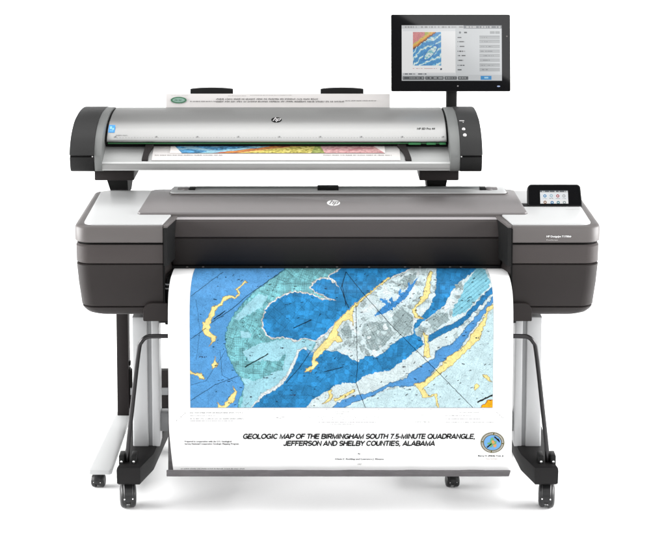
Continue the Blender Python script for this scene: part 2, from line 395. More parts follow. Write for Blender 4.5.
YEL = [[(391,278),(376,288.5),(363,299.5),(354,308),(352,316),(354,326),(350,319),(343,321.5),(338,328),(338,335),(343,342.4),(334.5,341.6),(324.6,350.7),(315.5,359.8),(318.8,364),(311.4,371),(304.8,372.7),(305.6,369),(313,364.7),(311.4,360.6),(315.5,350.7),(323,343),(329,336),(335,324.5),(346,312),(362.6,298),(375.8,287),(390,277)],
       [(494,304),(486.6,308),(485,316.5),(479,324.8),(471,334.7),(470,340),(461,350),(447.8,356.5),(441,366),(424.7,381.5),(413,384.5),(419.7,389.5),(423,398.6),(434.6,395.5),(437,409),(439,409),(437,393.5),(428,396),(423,388),(439.5,374.6),(456,361.4),(469.3,348),(479,340),(480,336),(485.8,323),(487.6,311),(494,309)],
       [(430.5,270),(427,278.5),(424.7,286.8),(423,295),(418,303.3),(411.5,310),(414.8,317),(424,319),(417,315),(415.6,308),(424,301.6),(429.6,295),(429.6,286.8),(432.5,273)],
       [(423,332),(425,341),(424.7,348),(423.5,356.5),(431,358),(429.6,350),(427,341.6),(428.8,335.8)],
       [(246,281),(234.5,289.5),(237,291.7),(238.2,294),(234.5,296.8),(229.5,294.5),(224.6,296),(219.6,303.3),(211.4,308),(209,315),(203,323),(202.3,328),(204.8,334.7),(211.4,338),(212,342),(209,346.5),(215.5,341),(216,336.5),(209.7,331.4),(210.5,321.5),(215.5,311.5),(224.6,301.2),(230,297),(234.5,298.8),(239.8,295),(238.8,291),(236.5,289.8),(247,282)],
       [(214.7,356.5),(213.9,362),(211.4,364.7),(212,369),(217,367),(218.8,363),(215.5,360.6)],
       [(188,370),(196.5,373.8),(201.5,373),(205.6,378.8),(199.8,379),(197,375.5),(188,373.8)],
       [(232,386),(237,392),(233.7,401),(225,409),(219.5,409),(217,409),(218.3,402.7),(220.5,406),(224,405),(231,394.5),(234.5,392)],
       [(328,391),(331,389.5),(333,397),(330,401),(322,404),(329,398)], [(334,399),(354,390),(355,391.5),(335,401.5)], [(482,375),(487,376),(492,382),(488,381)], [(473,388),(477,384),(480,386),(475,390)]]
GREY = [[(393,313),(403,308),(413,316.5),(411.5,333),(403,336),(393,328)],[(428,318),(438,311.5),(447.8,313),(449.5,320),(433,331)],[(363,323),(388,322),(393,335),(385,345),(375,352),(367,348)],[(340,330),(347,321),(352,330),(351,345),(342,340)],[(395,285),(405,276),(418,272),(412,283),(402,291)],[(334,388),(350,384),(348,391),(336,394)],[(455,285),(462,281),(462,287),(455,290)],[(415,329),(421,325),(427,330),(420,338),(416,335)]]
TONGUE = [(384,296.7),(386,304),(374,316.5),(380,315.5),(390,310.7),(400,302.6),(408,294),(414.8,285),(418,276),(412,283),(405,291),(398,298),(390,304.6)]
ORANGE = [(479,409),(487.4,401),(496,400),(496,409)]
def map_colour(x, y):
    """the printed geologic map at photo pixel x, y -> linear colour"""
    jx = x + (vnoise(x * .4, y * .4, 1) - .5) * 1.9 + (vnoise(x * .95, y * .95, 2) - .5) * .75
    jy = y + (vnoise(x * .4, y * .4, 3) - .5) * 1.9 + (vnoise(x * .95, y * .95, 4) - .5) * .75
    c = np.empty(x.shape + (3,)); c[:] = (90, 158, 216)
    urban = np.zeros(x.shape)
    def fill(poly, col, edge=None, ew=.5, jit=True):
        X, Y = (jx, jy) if jit else (x, y)
        m = inside(X, Y, poly); c[m] = col
        if edge is not None:
            d = segdist(X, Y, poly, True); c[d < ew] = edge
        return m
    m = fill(TEAL, (120, 186, 194), (70, 130, 150), .35); urban[m] = .8
    for p in LITE:
        m = fill(p, (163, 216, 230)); urban[m] = .15
    m = fill(PALE, (214, 232, 236)); urban[m] = .2
    for p in GREY:
        m = fill(p, (160, 180, 182)); urban[m] = .9
    pale = inside(jx, jy, PALE)
    g1 = vnoise(x / 5.5, y / 4.5, 71) + .3 * vnoise(x / 2, y / 2, 72)
    m = pale & (g1 > .80); c[m] = (184, 202, 204); urban[m] = .75
    m = pale & (g1 < .36); c[m] = (230, 240, 242)
    d = segdist(jx, jy, LAKE, True); c[d < 1.35] = (228, 228, 222); c[(d > 1.2) & (d < 1.6)] = (150, 165, 170)
    m1 = fill(LAKE, (42, 124, 178)); urban[m1] = .5
    m = fill(SEA, (202, 230, 236)); urban[m] = .1
    strip = [(252.7,408),(259,401),(262.6,395),(274,389.5),(284,381),(289,374),(291.6,368),(296.5,358),(299,351.5),(305,349)]
    d = segdist(jx, jy, strip); c[d < 1.7] = (226, 236, 236); c[(d > 1.7) & (d < 2.1)] = (150, 160, 160)
    m2 = fill(BLUE2, (42, 124, 178), (60, 110, 140), .3); urban[m2] = .5
    lower = [(303,410),(313,400),(328,391),(336,385.4),(346,383),(356,383),(364,376.3),(377,372),(390,370.5),(406.5,358),(424,344.5),(431,340),(455,318),(460,326),(445,345),(434,352),(432,360),(408,374),(390,384),(356,397),(330,410)]
    m = fill(lower, (216, 232, 234)); urban[m & ~inside(jx, jy, BLUE2)] = .2
    c[inside(jx, jy, BLUE2) & ~inside(jx, jy, lower)] = (42, 124, 178)
    m3 = fill(BAND3, (86, 154, 214), (80, 120, 150), .35); urban[m3] = .1
    m4 = fill(STRIPE, (40, 122, 178), (70, 110, 140), .3)
    m = fill(CYAN, (138, 205, 224)); urban[m] = .2
    hatch = np.abs(((x * .62 + y * .78) % 3.2) - 1.6) < .25
    c[m & hatch] = (95, 160, 180)
    for p in [TONGUE, [(392,308),(389,300),(391,297),(395,303)], [(401,300),(398,292),(400,289),(404,297)], [(409,292),(407,284),(409,282),(412,289)], [(386,305),(380,300),(381,298),(388,302)], [(399,302),(403,296),(409,293),(404,300)]]:
        m = fill(p, (64, 140, 206))
    for k, p in enumerate(GREY[:2] + GREY[6:]):
        m = inside(jx, jy, p); c[m] = (160, 180, 182)
    for p in YEL:
        m = fill(p, (248, 230, 152), (160, 140, 90), .28); urban[m] = 0
    fill(ORANGE, (238, 172, 20), (150, 70, 20), .35)
    # town blocks, streets and hachure
    dark = m1 | inside(jx, jy, BLUE2)
    blk = cell((x + .1 * y) / 4.6, y / 4.2, 11); blk2 = cell(x / 13 + 5, y / 11 + 2, 12); blk3 = cell(x / 2.2, y / 2.2, 13)
    f = np.ones(x.shape)
    f = np.where(dark, 1 + .13 * (blk > .66) + .10 * (blk2 > .6) - .03 * (blk < .2) + .05 * (blk3 - .5), f)
    rot = np.floor(vnoise(x / 16, y / 16, 21) * 4) * .35
    sx = x * np.cos(rot) + y * np.sin(rot); sy = -x * np.sin(rot) + y * np.cos(rot)
    wob = (vnoise(x / 3, y / 3, 23) - .5) * 1.1
    street = (np.abs(((sx + wob) % 1.9) - .95) < .2) | (np.abs(((sy - wob) % 2.3) - 1.15) < .2)
    main = (np.abs(((sx * .9 + wob) % 9.3) - 4.6) < .22) | (np.abs(((sy * .9 - wob) % 8.1) - 4) < .22)
    hood = vnoise(x / 4.5, y / 4.5, 31)
    dens = urban * np.clip((hood - .28) * 4, 0, 1)
    f = f * np.where(street, 1 - .24 * np.where(dark, dens * .6, dens), 1) * np.where(main, 1 - .22 * np.clip(urban + .25, 0, 1), 1)
    teal = (urban > .7) & (urban < .85)
    lot = cell(sx / 5.2, sy / 4.4, 33)
    f = f * np.where(teal, 1 + .13 * (lot > .7) - .07 * (lot < .25), 1)
    cont = np.abs((((vnoise(x / 11, y / 7, 41) + .35 * vnoise(x / 4, y / 4, 42)) * 11) % 1) - .5)
    f = f * np.where(cont < .09, np.where(dark, .95, .90), 1)
    speck = vnoise(x * 1.4, y * 1.4, 44)
    f = f * np.where((speck > .86) & ~dark, .86, 1)
    f = f * (1 + .12 * (vnoise(x * 1.5, y * 1.5, 51) - .5) + .10 * (vnoise(x * .22, y * .22, 52) - .5))
    c = np.clip(c * f[..., None], 0, 255)
    # faults, section lines, roads
    for pts, wd, dk in (([(346,272),(362,292),(390,324),(432,366),(474,409)], .32, .35), ([(356,305),(356.5,330),(357.5,368),(356,383),(360,394),(366,409)], .35, .4),
                        ([(191,296),(223,272)], .3, .45), ([(211,323),(232,309),(248,295),(281,272)], .36, .42), ([(191,339),(206,328)], .3, .4),
                        ([(190,401),(215,385),(238,376)], .3, .45), ([(245,367),(268,354)], .55, .1), ([(294,328),(311,320)], .5, .15), ([(324,372),(343,367)], .4, .25),
                        ([(286,383),(301,366),(310,352)], .4, .4), ([(214,319),(225,311)], .6, .3), ([(342,284),(346,305)], .4, .4), ([(478,402),(493,395)], .8, .1),
                        ([(346,272),(341,288),(345,300),(349,308)], .4, .35), ([(191,385),(206,381),(226,350)], .25, .6), ([(196,300),(200,330),(196,360)], .25, .7), ([(220,350),(222,375),(236,383)], .25, .6)):
        d = segdist(jx * .25 + x * .75, jy * .25 + y * .75, pts); c[d < wd] *= dk
    rr = random.Random(3)
    for k in range(330):                     # map symbols
        u = rr.uniform(0, 1); qx = rr.uniform(192, 492); qy = rr.uniform(274, 406)
        if u < .45 and qx < 350: continue
        a = rr.uniform(-.9, .3); l = rr.uniform(.2, 1.3)
        d = segdist(x, y, [(qx - l * math.cos(a), qy - l * math.sin(a)), (qx + l * math.cos(a), qy + l * math.sin(a))]); m = d < rr.uniform(.2, .5); c[m] = c[m] * .35
    for lx, ly, ww in ((203,357,4),(216,365.5,1.6),(230,403,1.6),(266,378,3),(250,397,2),(219,381,1.6),(251,355.5,1.5),(282,348,1.8),(373,396,1.6),(404,367,1.8),(477,338,2),(425,291,2),(293,395,3)):
        m = (np.abs(x - lx) < ww) & (np.abs(y - ly) < .6) & (cell(x / .7, y / 1.4, 61) > .35); c[m] = (45, 45, 60)
    return s2l(c) * .62                      # ink on paper: the sheet's own white is well above the blues
def grid_picture(name, px_rows, func, mat, parent, attr='print'):
    """px_rows: array (rows, cols, 3) of world points; func gets points and returns linear colours"""
    R, C, _ = px_rows.shape
    co = px_rows.reshape(-1, 3)
    idx = np.arange(R * C).reshape(R, C)
    f = np.stack([idx[:-1, :-1], idx[1:, :-1], idx[1:, 1:], idx[:-1, 1:]], -1).reshape(-1, 4)
    me = bpy.data.meshes.new(name)
    me.vertices.add(len(co)); me.vertices.foreach_set('co', co.ravel().astype(np.float32))
    me.loops.add(f.size); me.loops.foreach_set('vertex_index', f.ravel().astype(np.int32))
    me.polygons.add(len(f)); me.polygons.foreach_set('loop_start', np.arange(0, f.size, 4, dtype=np.int32))
    me.update(calc_edges=True)
    cols = func()
    rgba = np.ones((R * C, 4), np.float32); rgba[:, :3] = cols.reshape(-1, 3)
    at = me.color_attributes.new(attr, 'FLOAT_COLOR', 'POINT'); at.data.foreach_set('color', rgba.ravel())
    me.validate()
    return finish(name, me, mat, parent, 60)

# ------------------------------------------------------------------ the setting: a white sweep
bm = BM()
prof = [(-9.0, 0.0), (2.6, 0.0)] + [(2.6 + 1.4 * math.sin(a), 1.4 - 1.4 * math.cos(a)) for a in [PI / 2 * k / 12 for k in range(1, 13)]] + [(4.0, 1.75)]
add_loops(bm, [[Vector((x, y, z)) for x in (-13, 13)] for y, z in prof], cap=False, closed=False)
o = obj('floor', bm, M['floor'], None, 60); o['kind'] = 'structure'

# ================================================================== PRINTER
DF, DB = 0.08, 0.65
XC = (XP(73, 226, DF) + XP(602, 226, DF)) / 2
printer = thing('wide_format_printer', 'dark graphite wide format plotter with white top panels, feeding out a blue map', 'printer', (XC, 0.35, ZP(318, DF)))
def housing_ring(xo, xi, df, db, z, r, sgn, xi2=None):
    """plan outline of one end housing; xo outer, xi inner side at the front, xi2 inner side further back"""
    xi2 = xi if xi2 is None else xi2
    pts = [(xo, df), (xi, df), (xi2, df + 0.14), (xi2, db), (xo, db)]
    return [Vector((p.x, p.y, z)) for p in rounded(pts, [r, 0.004, 0.02, 0.01, 0.03], 6)]
ZT = ZP(226, DF)
for sgn, xpo, xpi, xpi2 in ((-1, 73.0, 163.0, 172.5), (1, 602.0, 512.0, 500.5)):
    def ring(dx, py=None, z=None, r=0.05, dy=0.0, ddx=0.0):
        zz = z if z is not None else ZP(py, DF)
        xo = XP(xpo, 235, DF) - sgn * dx; xi = XP(xpi, 235, DF); xi2 = XP(xpi2, 222, DF + .14)
        return housing_ring(xo, xi - sgn * -ddx * -1, DF + dy, DB - dy * .3, zz, r, sgn, xi2)
    # upper rim, with softened top
    bm = BM()
    add_loops(bm, [ring(0.004, 243, dy=.004), ring(0.0, 242), ring(0.0, 229), ring(0.003, 227.2, dy=.003), ring(0.009, 226.2, dy=.008), ring(0.016, 226.0, dy=.014)])
    rim = obj('end_housing', bm, M['rim'], printer)
    # middle band
    bm = BM()
    add_loops(bm, [ring(0.012, 245.6, dy=.012), ring(0.012, 242.8, dy=.012)]); obj('shadow_gap', bm, M['void'], rim)
    bm = BM()
    add_loops(bm, [ring(0.007, 264.0, dy=.006), ring(0.004, 263.2, dy=.003), ring(0.003, 247, dy=.002), ring(0.007, 245.2, dy=.006)])
    obj('ink_door', bm, M['dark'], printer)
    bm = BM()
    add_loops(bm, [ring(0.014, 265.4, dy=.012), ring(0.014, 263.8, dy=.012)]); obj('shadow_gap', bm, M['void'], rim)
    # lower door, tapering in and rolling under
    bm = BM()
    lp = [ring(0.008, 265.0, dy=.006), ring(0.004, 266.0, dy=.003), ring(0.010, 285, dy=.004), ring(0.016, 298, dy=.006), ring(0.0195, 306.6, dy=.009), ring(0.023, 307.4, dy=.012)]
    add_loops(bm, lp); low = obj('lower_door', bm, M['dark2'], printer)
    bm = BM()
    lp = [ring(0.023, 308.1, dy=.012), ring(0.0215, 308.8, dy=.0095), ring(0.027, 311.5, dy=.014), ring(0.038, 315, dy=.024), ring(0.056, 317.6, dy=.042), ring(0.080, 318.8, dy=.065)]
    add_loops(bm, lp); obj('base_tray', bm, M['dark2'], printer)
    bm = BM()
    add_loops(bm, [ring(0.027, 308.4, dy=.016), ring(0.027, 307.0, dy=.016)]); obj('shadow_gap', bm, M['void'], rim)
    # inner bracket at the foot of the housing
    bm = BM()
    xa = XP(xpi + sgn * 20, 310, DF); xb = XP(xpi - sgn * 4.5, 310, DF)
    lo, hi = min(xa, xb), max(xa, xb); zb, zt_ = ZP(321, DF), ZP(303, DF)
    corner = [(lo, zb), (hi, zb), (hi, zt_), (lo, zt_)]
    rad = [0.004, 0.004, 0.004, 0.03] if sgn < 0 else [0.004, 0.004, 0.03, 0.004]
    o2 = rounded(corner, rad, 6)
    add_loops(bm, [[Vector((p.x, DF + 0.004, p.y)) for p in o2], [Vector((p.x, DF - 0.001, p.y)) for p in o2], [Vector((p.x * .98 + (lo + hi) * .01, DF - 0.004, p.y * .98 + (zb + zt_) * .01)) for p in o2]][::-1] )
    obj('bracket_cover', bm, M['dark2'], printer)
    bm = BM(); add_box(bm, (min(XP(xpi + sgn * 5, 320, DF), XP(xpi - sgn * 5, 320, DF)), DF + .02, ZP(325, DF)), (max(XP(xpi + sgn * 5, 320, DF), XP(xpi - sgn * 5, 320, DF)), DF + .2, ZP(317, DF)), 0.004)
    obj('mounting_block', bm, M['black'], printer)
    # white top panel
    bm = BM()
    xo = XP(xpo - sgn * 9.5, 226, DF); xi = XP(xpi + sgn * 0.8, 226, DF); xi2 = XP(xpi2 + sgn * 1.5, 216, DF + .14)
    pl = rounded([(xo, DF + .012), (xi, DF + .012), (xi2, DF + .15), (xi2, DB - .02), (xo + sgn * .006, DB - .02)], [.04, .004, .01, .01, .03], 7)
    add_plate(bm, pl, ZT - .003, ZT + .006, .003)
    top = obj('top_panel', bm, M['white'], printer)
    # dark edge of the inner cheek beside the roller cover
    bm = BM()
    xj = XP(xpi, 230, DF); xk = XP(xpi2, 216, DF + .14)
    a = [Vector((xj - sgn * .002, DF - .002, 0)), Vector((xk - sgn * .002, DF + .15, 0)), Vector((xk - sgn * .018, DF + .15, 0)), Vector((xj - sgn * .014, DF - .001, 0))]
    add_loops(bm, [[Vector((v.x, v.y, ZP(266, DF))) for v in a], [Vector((v.x, v.y, ZT - .006)) for v in a]])
    ck = obj('inner_cheek', bm, M['black'], printer)
    bm = BM()
    add_loops(bm, [[Vector((v.x, v.y, ZT - .006)) for v in a], [Vector((v.x, v.y, ZT - .001)) for v in a], [Vector((v.x + sgn * .001, v.y + .003, ZT + .002)) for v in a]])
    obj('cheek_top', bm, M['rim'], ck)
    bm = BM()
    add_box(bm, (min(xj, xj - sgn * .002), DF - .0015, ZP(318, DF)), (max(xj, xj - sgn * .002) + .003, DF + .01, ZP(229, DF)))
    obj('shadow_gap', bm, M['void'], rim)
# core between the housings
xl, xr = XP(172, 222, .22), XP(501, 222, .22)
bm = BM()
add_box(bm, (xl - .03, .24, ZP(325, .24)), (xr + .03, DB - .01, ZT - .012), .004)
core = obj('core_body', bm, M['black'], printer)
# roller cover: sloped top, lower front painted darker as if turned from the light
def yz(py, d): return (d, ZP(py, d))
bm = BM()
prof = [yz(214.0, .27), yz(216.2, .236), yz(218.6, .214), yz(220.6, .203), yz(222.2, .199), yz(236.6, .186), yz(237.4, .188)]
prof += [(.30, ZP(237.4, .188)), (.30, ZP(214, .27))]
add_prism_x(bm, prof, xl, xr, .003)
cov = obj('roller_cover', bm, M['dark'], printer)
bm = BM()
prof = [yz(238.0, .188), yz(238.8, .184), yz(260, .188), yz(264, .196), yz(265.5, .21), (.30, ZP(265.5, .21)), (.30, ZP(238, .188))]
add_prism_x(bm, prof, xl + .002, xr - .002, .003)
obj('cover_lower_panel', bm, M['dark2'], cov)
# strip on the cover's rounded top edge, light on it painted paler grey
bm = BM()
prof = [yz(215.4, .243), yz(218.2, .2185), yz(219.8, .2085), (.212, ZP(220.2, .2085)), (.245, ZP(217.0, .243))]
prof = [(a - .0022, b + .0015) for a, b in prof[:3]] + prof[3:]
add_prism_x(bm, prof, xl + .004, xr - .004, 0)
obj('cover_lip_highlight', bm, material('lip highlight grey', (.30, .285, .29), .4), cov)
# output slot under the cover: platen with little star wheels
bm = BM()
add_box(bm, (xl - .01, .17, ZP(275, .2)), (xr + .01, .26, ZP(270, .2)), .004)
add_box(bm, (xl - .01, .205, ZP(270, .2)), (xr + .01, .245, ZP(266.2, .2)), .003)
pn = obj('output_platen', bm, M['black'], printer)
for px in (187, 203, 261, 307, 337, 369, 405, 420, 450, 461):
    bm = BM(); c = P(px, 267, .2); add_box(bm, (c.x - .004, .198, c.z - .0015), (c.x + .004, .206, c.z + .0015), .001)
    obj('star_wheel', bm, M['rim'], pn)
# dark apron behind the hanging print
bm = BM()
prof = [(.12, ZP(277, .13)), (.10, ZP(285, .1)), (.12, ZP(320, .12)), (.24, ZP(325, .24)), (.24, ZP(277, .13))]
add_prism_x(bm, prof, xl - .012, xr + .012, .003)
obj('apron', bm, M['black'], printer)
bm = BM()
for py in (284.5, 288.5):
    add_box(bm, (XP(164, py, .11), .098, ZP(py + .7, .1)), (XP(172, py, .11), .11, ZP(py - .5, .1)), .001)
obj('latch', bm, M['alu2'], printer)
# lid
zl = ZT + .014
def ZplaneD(py, z):      # depth where the horizontal plane z shows at row py
    lo, hi = -.5, 3
    for _ in range(50):
        m = (lo + hi) / 2
        if ZP(py, m) < z: lo = m
        else: hi = m
    # ZP grows or falls with d: settle direction
    return m
def depth_on(py, z):
    b = -(py - PPY) / F_PX; y = CP + b * SP; zz = -SP + b * CP
    return (z - H) / zz * y - D
dl0, dl1 = depth_on(212.2, zl), depth_on(189.0, zl)
bm = BM()
pl = rounded([(XP(137.5, 212, dl0), dl0), (XP(527.5, 212, dl0), dl0), (XP(513.5, 189.5, dl1), dl1), (XP(152, 189.5, dl1), dl1)], [.014, .014, .03, .03], 6)
add_plate(bm, pl, ZT - .002, zl, .004)
lid = obj('lid', bm, M['lid'], printer)
bm = BM()
pl = rounded([(XP(137.2, 212, dl0), dl0 - .003), (XP(527.8, 212, dl0), dl0 - .003), (XP(514, 189.5, dl1), dl1 + .002), (XP(151.5, 189.5, dl1), dl1 + .002)], [.015, .015, .03, .03], 6)
add_plate(bm, pl, ZT + .0005, zl - .006, .001)
obj('lid_edge', bm, M['rim'], lid)
c = P(333.5, 203, depth_on(203, zl)); c.z = zl
logo(frame_at(c, (1, 0, 0), (0, 1, 0)), .0235, .047, M['whiteink'], M['lid'], lid)
# raised rear rail with its groove line, clips and finger notch
dr = depth_on(195, zl)
bm = BM()
pl = rounded([(XP(168, 195, dr), dr), (XP(509, 195, dr), dr), (XP(505, 190, dl1), dl1 + .01), (XP(172, 190, dl1), dl1 + .01)], [.02, .02, .004, .004], 6)
add_plate(bm, pl, zl - .004, zl + .003, .002); obj('rail_seam', bm, M['rim'], lid)
bm = BM()
pl = [Vector((p.x * .993 + XC * .007, p.y + .012)) for p in pl]
add_plate(bm, pl, zl - .003, zl + .006, .003); rl = obj('roll_cover', bm, M['white'], printer)
bm = BM()
z1 = zl + .006
add_tube(bm, [(XP(196, 190, dl1 - .03), dl1 - .02, z1 - .003), (XP(480, 190, dl1 - .03), dl1 - .02, z1 - .003)], .008, 16)
add_box(bm, (XP(196, 190, dl1), dl1 - .02, z1 - .002), (XP(480, 190, dl1), dl1 + .0, z1 + .006), .002)
obj('roller_rail', bm, M['rail'], rl)
bm = BM()
prf = [(dl1 - .055, z1 - .001), (dl1 - .045, z1 + .005), (dl1 - .015, z1 + .0095), (dl1, z1 + .0095), (dl1, z1 - .001)]
add_prism_x(bm, prf, XP(317.5, 188, dl1), XP(338.5, 188, dl1), .003)
obj('finger_notch', bm, M['black'], rl)
for sgn, px in ((-1, 186), (1, 489)):
    x = XP(px, 190, dl1 - .03)
    bm = BM()
    pts = [(x + .012 * math.cos(a) * 1.0, dl1 - .03 + .02 * math.sin(a), z1 + .002) for a in [2 * PI * k / 20 for k in range(21)]]
    add_tube(bm, pts, .0035, 8)
    add_box(bm, (x - sgn * .012, dl1 - .045, z1), (x - sgn * -.03, dl1 - .015, z1 + .006), .002)
    obj('clip', bm, M['lid'], rl)
    bm = BM(); add_box(bm, (x - sgn * .035, dl1 - .05, z1), (x - sgn * .013, dl1 - .012, z1 + .008), .002)
    obj('clip_hook', bm, M['black'], rl)
# model lettering on the right rim
z = ZP(237.2, DF); x = XP(546.5, 236, DF)
place_text('model_lettering', 'HP DesignJet T1700dr', frame_at((x, DF - .0006, z), (1, 0, 0), (0, 0, 1)), XP(571.5, 236, DF) - x, .0066, M['whiteink'], printer, bold=.02)
z = ZP(240.4, DF)
place_text('model_lettering', 'PostScript', frame_at((x, DF - .0006, z), (1, 0, 0), (0, 0, 1)), XP(558, 236, DF) - x, .004, M['lightgreyink'], printer)
# control panel leaning in its recess
dp = depth_on(206.4, ZT + .006)
pb = P(555, 206.4, dp)
lean = math.radians(22)
up = Vector((0, math.sin(lean), math.cos(lean))); rt = Vector((1, 0, 0)); nr = rt.cross(up)
hh = (ZP(185.0, dp + .02) - pb.z) / math.cos(lean)
wb = XP(582.5, 206, dp) - XP(527.8, 206, dp); xm = XP(555.2, 206, dp)
org = Vector((xm, dp, ZT + .0065))
def slab(outline, n0, n1, shrink=.004):
    bm = BM(); c = sum(outline, Vector((0, 0))) / len(outline)
    def rg(n, s): return [org + rt * (c.x + (p.x - c.x) * s) + up * (c.y + (p.y - c.y) * s) + nr * n for p in outline]
    return add_loops(bm, [rg(n0, .97), rg(n0 + .003, 1), rg(n1 - .002, 1), rg(n1, .975)])
bm = BM(); pl = rounded([(xm - wb * .60, dp - .004), (xm + wb * .5, dp - .004), (xm + wb * .5, dp + .05), (xm - wb * .60, dp + .05)], .008, 4)
add_plate(bm, pl, ZT + .003, ZT + .0072, .001); obj('panel_recess', bm, M['black'], printer)
tp = rounded([(-wb * .5, 0), (wb * .5, 0), (wb * .475, hh), (-wb * .49, hh)], [.006, .006, .014, .014], 6)
cp = obj('control_panel', slab(tp, -.03, 0), M['black'], printer)
bm = BM()
g = [org + rt * p.x * .96 + up * (hh * .5 + (p.y - hh * .5) * .9) + nr * .0008 for p in tp]
bm.faces.new([bm.verts.new(v) for v in g]); obj('panel_glass', bm, M['glass'], cp, 0)
sw = XP(568.2, 197, dp) - XP(540.2, 197, dp); sx0 = XP(540.2, 197, dp + .01) - xm
sh0, sh1 = hh * .12, hh * .72
nx, ny = 140, 70
U, V = np.meshgrid(np.linspace(0, 1, nx), np.linspace(1, 0, ny))
pts = np.array(org)[None, None] + np.array(rt) * (sx0 + U * sw)[..., None] + np.array(up) * (sh0 + V * (sh1 - sh0))[..., None] + np.array(nr) * .0016
def panel_cols():
    c = np.full(U.shape + (3,), 236.0); c[V > .86] = (95, 100, 105)
    c[(V > .88) & (V < .97) & (cell(U * 40, V * 1, 5) > .6)] = (200, 205, 205)
    c[(V > .3) & (V < .82)] = (228, 232, 235)
    for cx, cy, col in ((.17, .58, (60, 140, 190)), (.40, .60, (160, 190, 205)), (.63, .58, (170, 70, 80)), (.85, .58, (170, 175, 178)), (.17, .1, (150, 110, 80)), (.42, .08, (50, 130, 180)), (.64, .08, (40, 130, 150)), (.86, .08, (150, 160, 160))):
        d = np.hypot((U - cx) * 2.1, (V - cy)); c[d < .12] = col; c[d < .05] = (240, 240, 240)
        c[(np.abs(U - cx) < .07) & (np.abs(V - cy + .2) < .025) & (cell(U * 60, V * 30, 4) > .4)] = (120, 120, 125)
    return s2l(c)
M['panelscreen'] = print_material('lit panel screen', 'print', .2, emit=.95)
grid_picture('panel_screen', pts, panel_cols, M['panelscreen'], cp)
# thin seam on the white panel below the screen
bm = BM(); ds = depth_on(209.5, ZT + .0062)
add_box(bm, (XP(566, 209, ds), ds, ZT + .005), (XP(579, 209, ds), ds + .004, ZT + .0066)); obj('seam', bm, M['lightgreyink'], printer)

# ================================================================== PRINTER STAND
def add_caster(parent, x, y, rad, ww, ztop, yaw=0.0):
    """twin wheel caster standing on the floor"""
    R = Matrix.Translation((x, y, 0)) @ Matrix.Rotation(yaw, 4, 'Z')
    bm = BM()
    add_tube(bm, [(0, .0, rad * 1.2), (0, .0, ztop)], rad * .22, 14)
    add_box(bm, (-ww * .32, -rad * .75, rad * .9), (ww * .32, rad * .95, rad * 1.8), rad * .18)
    # hood over the wheels, and the web between them
    n = 18; loops = []
    for xx, k_ in ((-ww * .31, .90), (-ww * .29, 1.03), (-ww * .24, 1.09), (ww * .24, 1.09), (ww * .29, 1.03), (ww * .31, .90)):
        rr = rad * k_
        loops.append([Vector((xx, rr * math.cos(a), rad + rr * math.sin(a))) for a in [math.radians(-20) + math.radians(212) * k / n for k in range(n + 1)]] + [Vector((xx, -rad * .3, rad * .75))])
    add_loops(bm, loops)
    add_lathe_x(bm, [(-ww * .2, rad * .74), (ww * .2, rad * .74)], (0, 0, rad), 28)
    bmesh.ops.transform(bm, matrix=R, verts=bm.verts)
    cs = obj('caster', bm, M['rubber'], parent)
    for s in (-1, 1):
        bm = BM()
        a, b = s * ww * .11, s * ww * .5
        e = b - a
        add_lathe_x(bm, [(a, rad * .78), (a + e * .06, rad * .92), (a + e * .2, rad * .985), (a + e * .4, rad), (a + e * .62, rad * .975), (a + e * .8, rad * .90), (a + e * .93, rad * .76), (b, rad * .55), (b - e * .06, rad * .3), (b - e * .02, rad * .12)], (0, 0, rad), 40)
        bmesh.ops.transform(bm, matrix=R, verts=bm.verts)
        obj('wheel', bm, M['rubber'], cs)
    for q in (-1, 1):
        bm = BM(); add_tube(bm, [(q * ww * .25, -rad * 1.0, rad * 1.05), (q * ww * .25, -rad * 1.10, rad * 1.05)], rad * .06, 10)
        bmesh.ops.transform(bm, matrix=R, verts=bm.verts); obj('caster_glint', bm, M['chrome'], cs)  # chrome dots added as glints on the caster's front
    return cs
stand = thing('printer_stand', 'pale aluminium H shaped stand with charcoal feet under the plotter', 'stand', (XC, .3, 0))
DC = 0.20
zf_top, zf_bot = ZP(467.5, 0), ZP(486, 0)
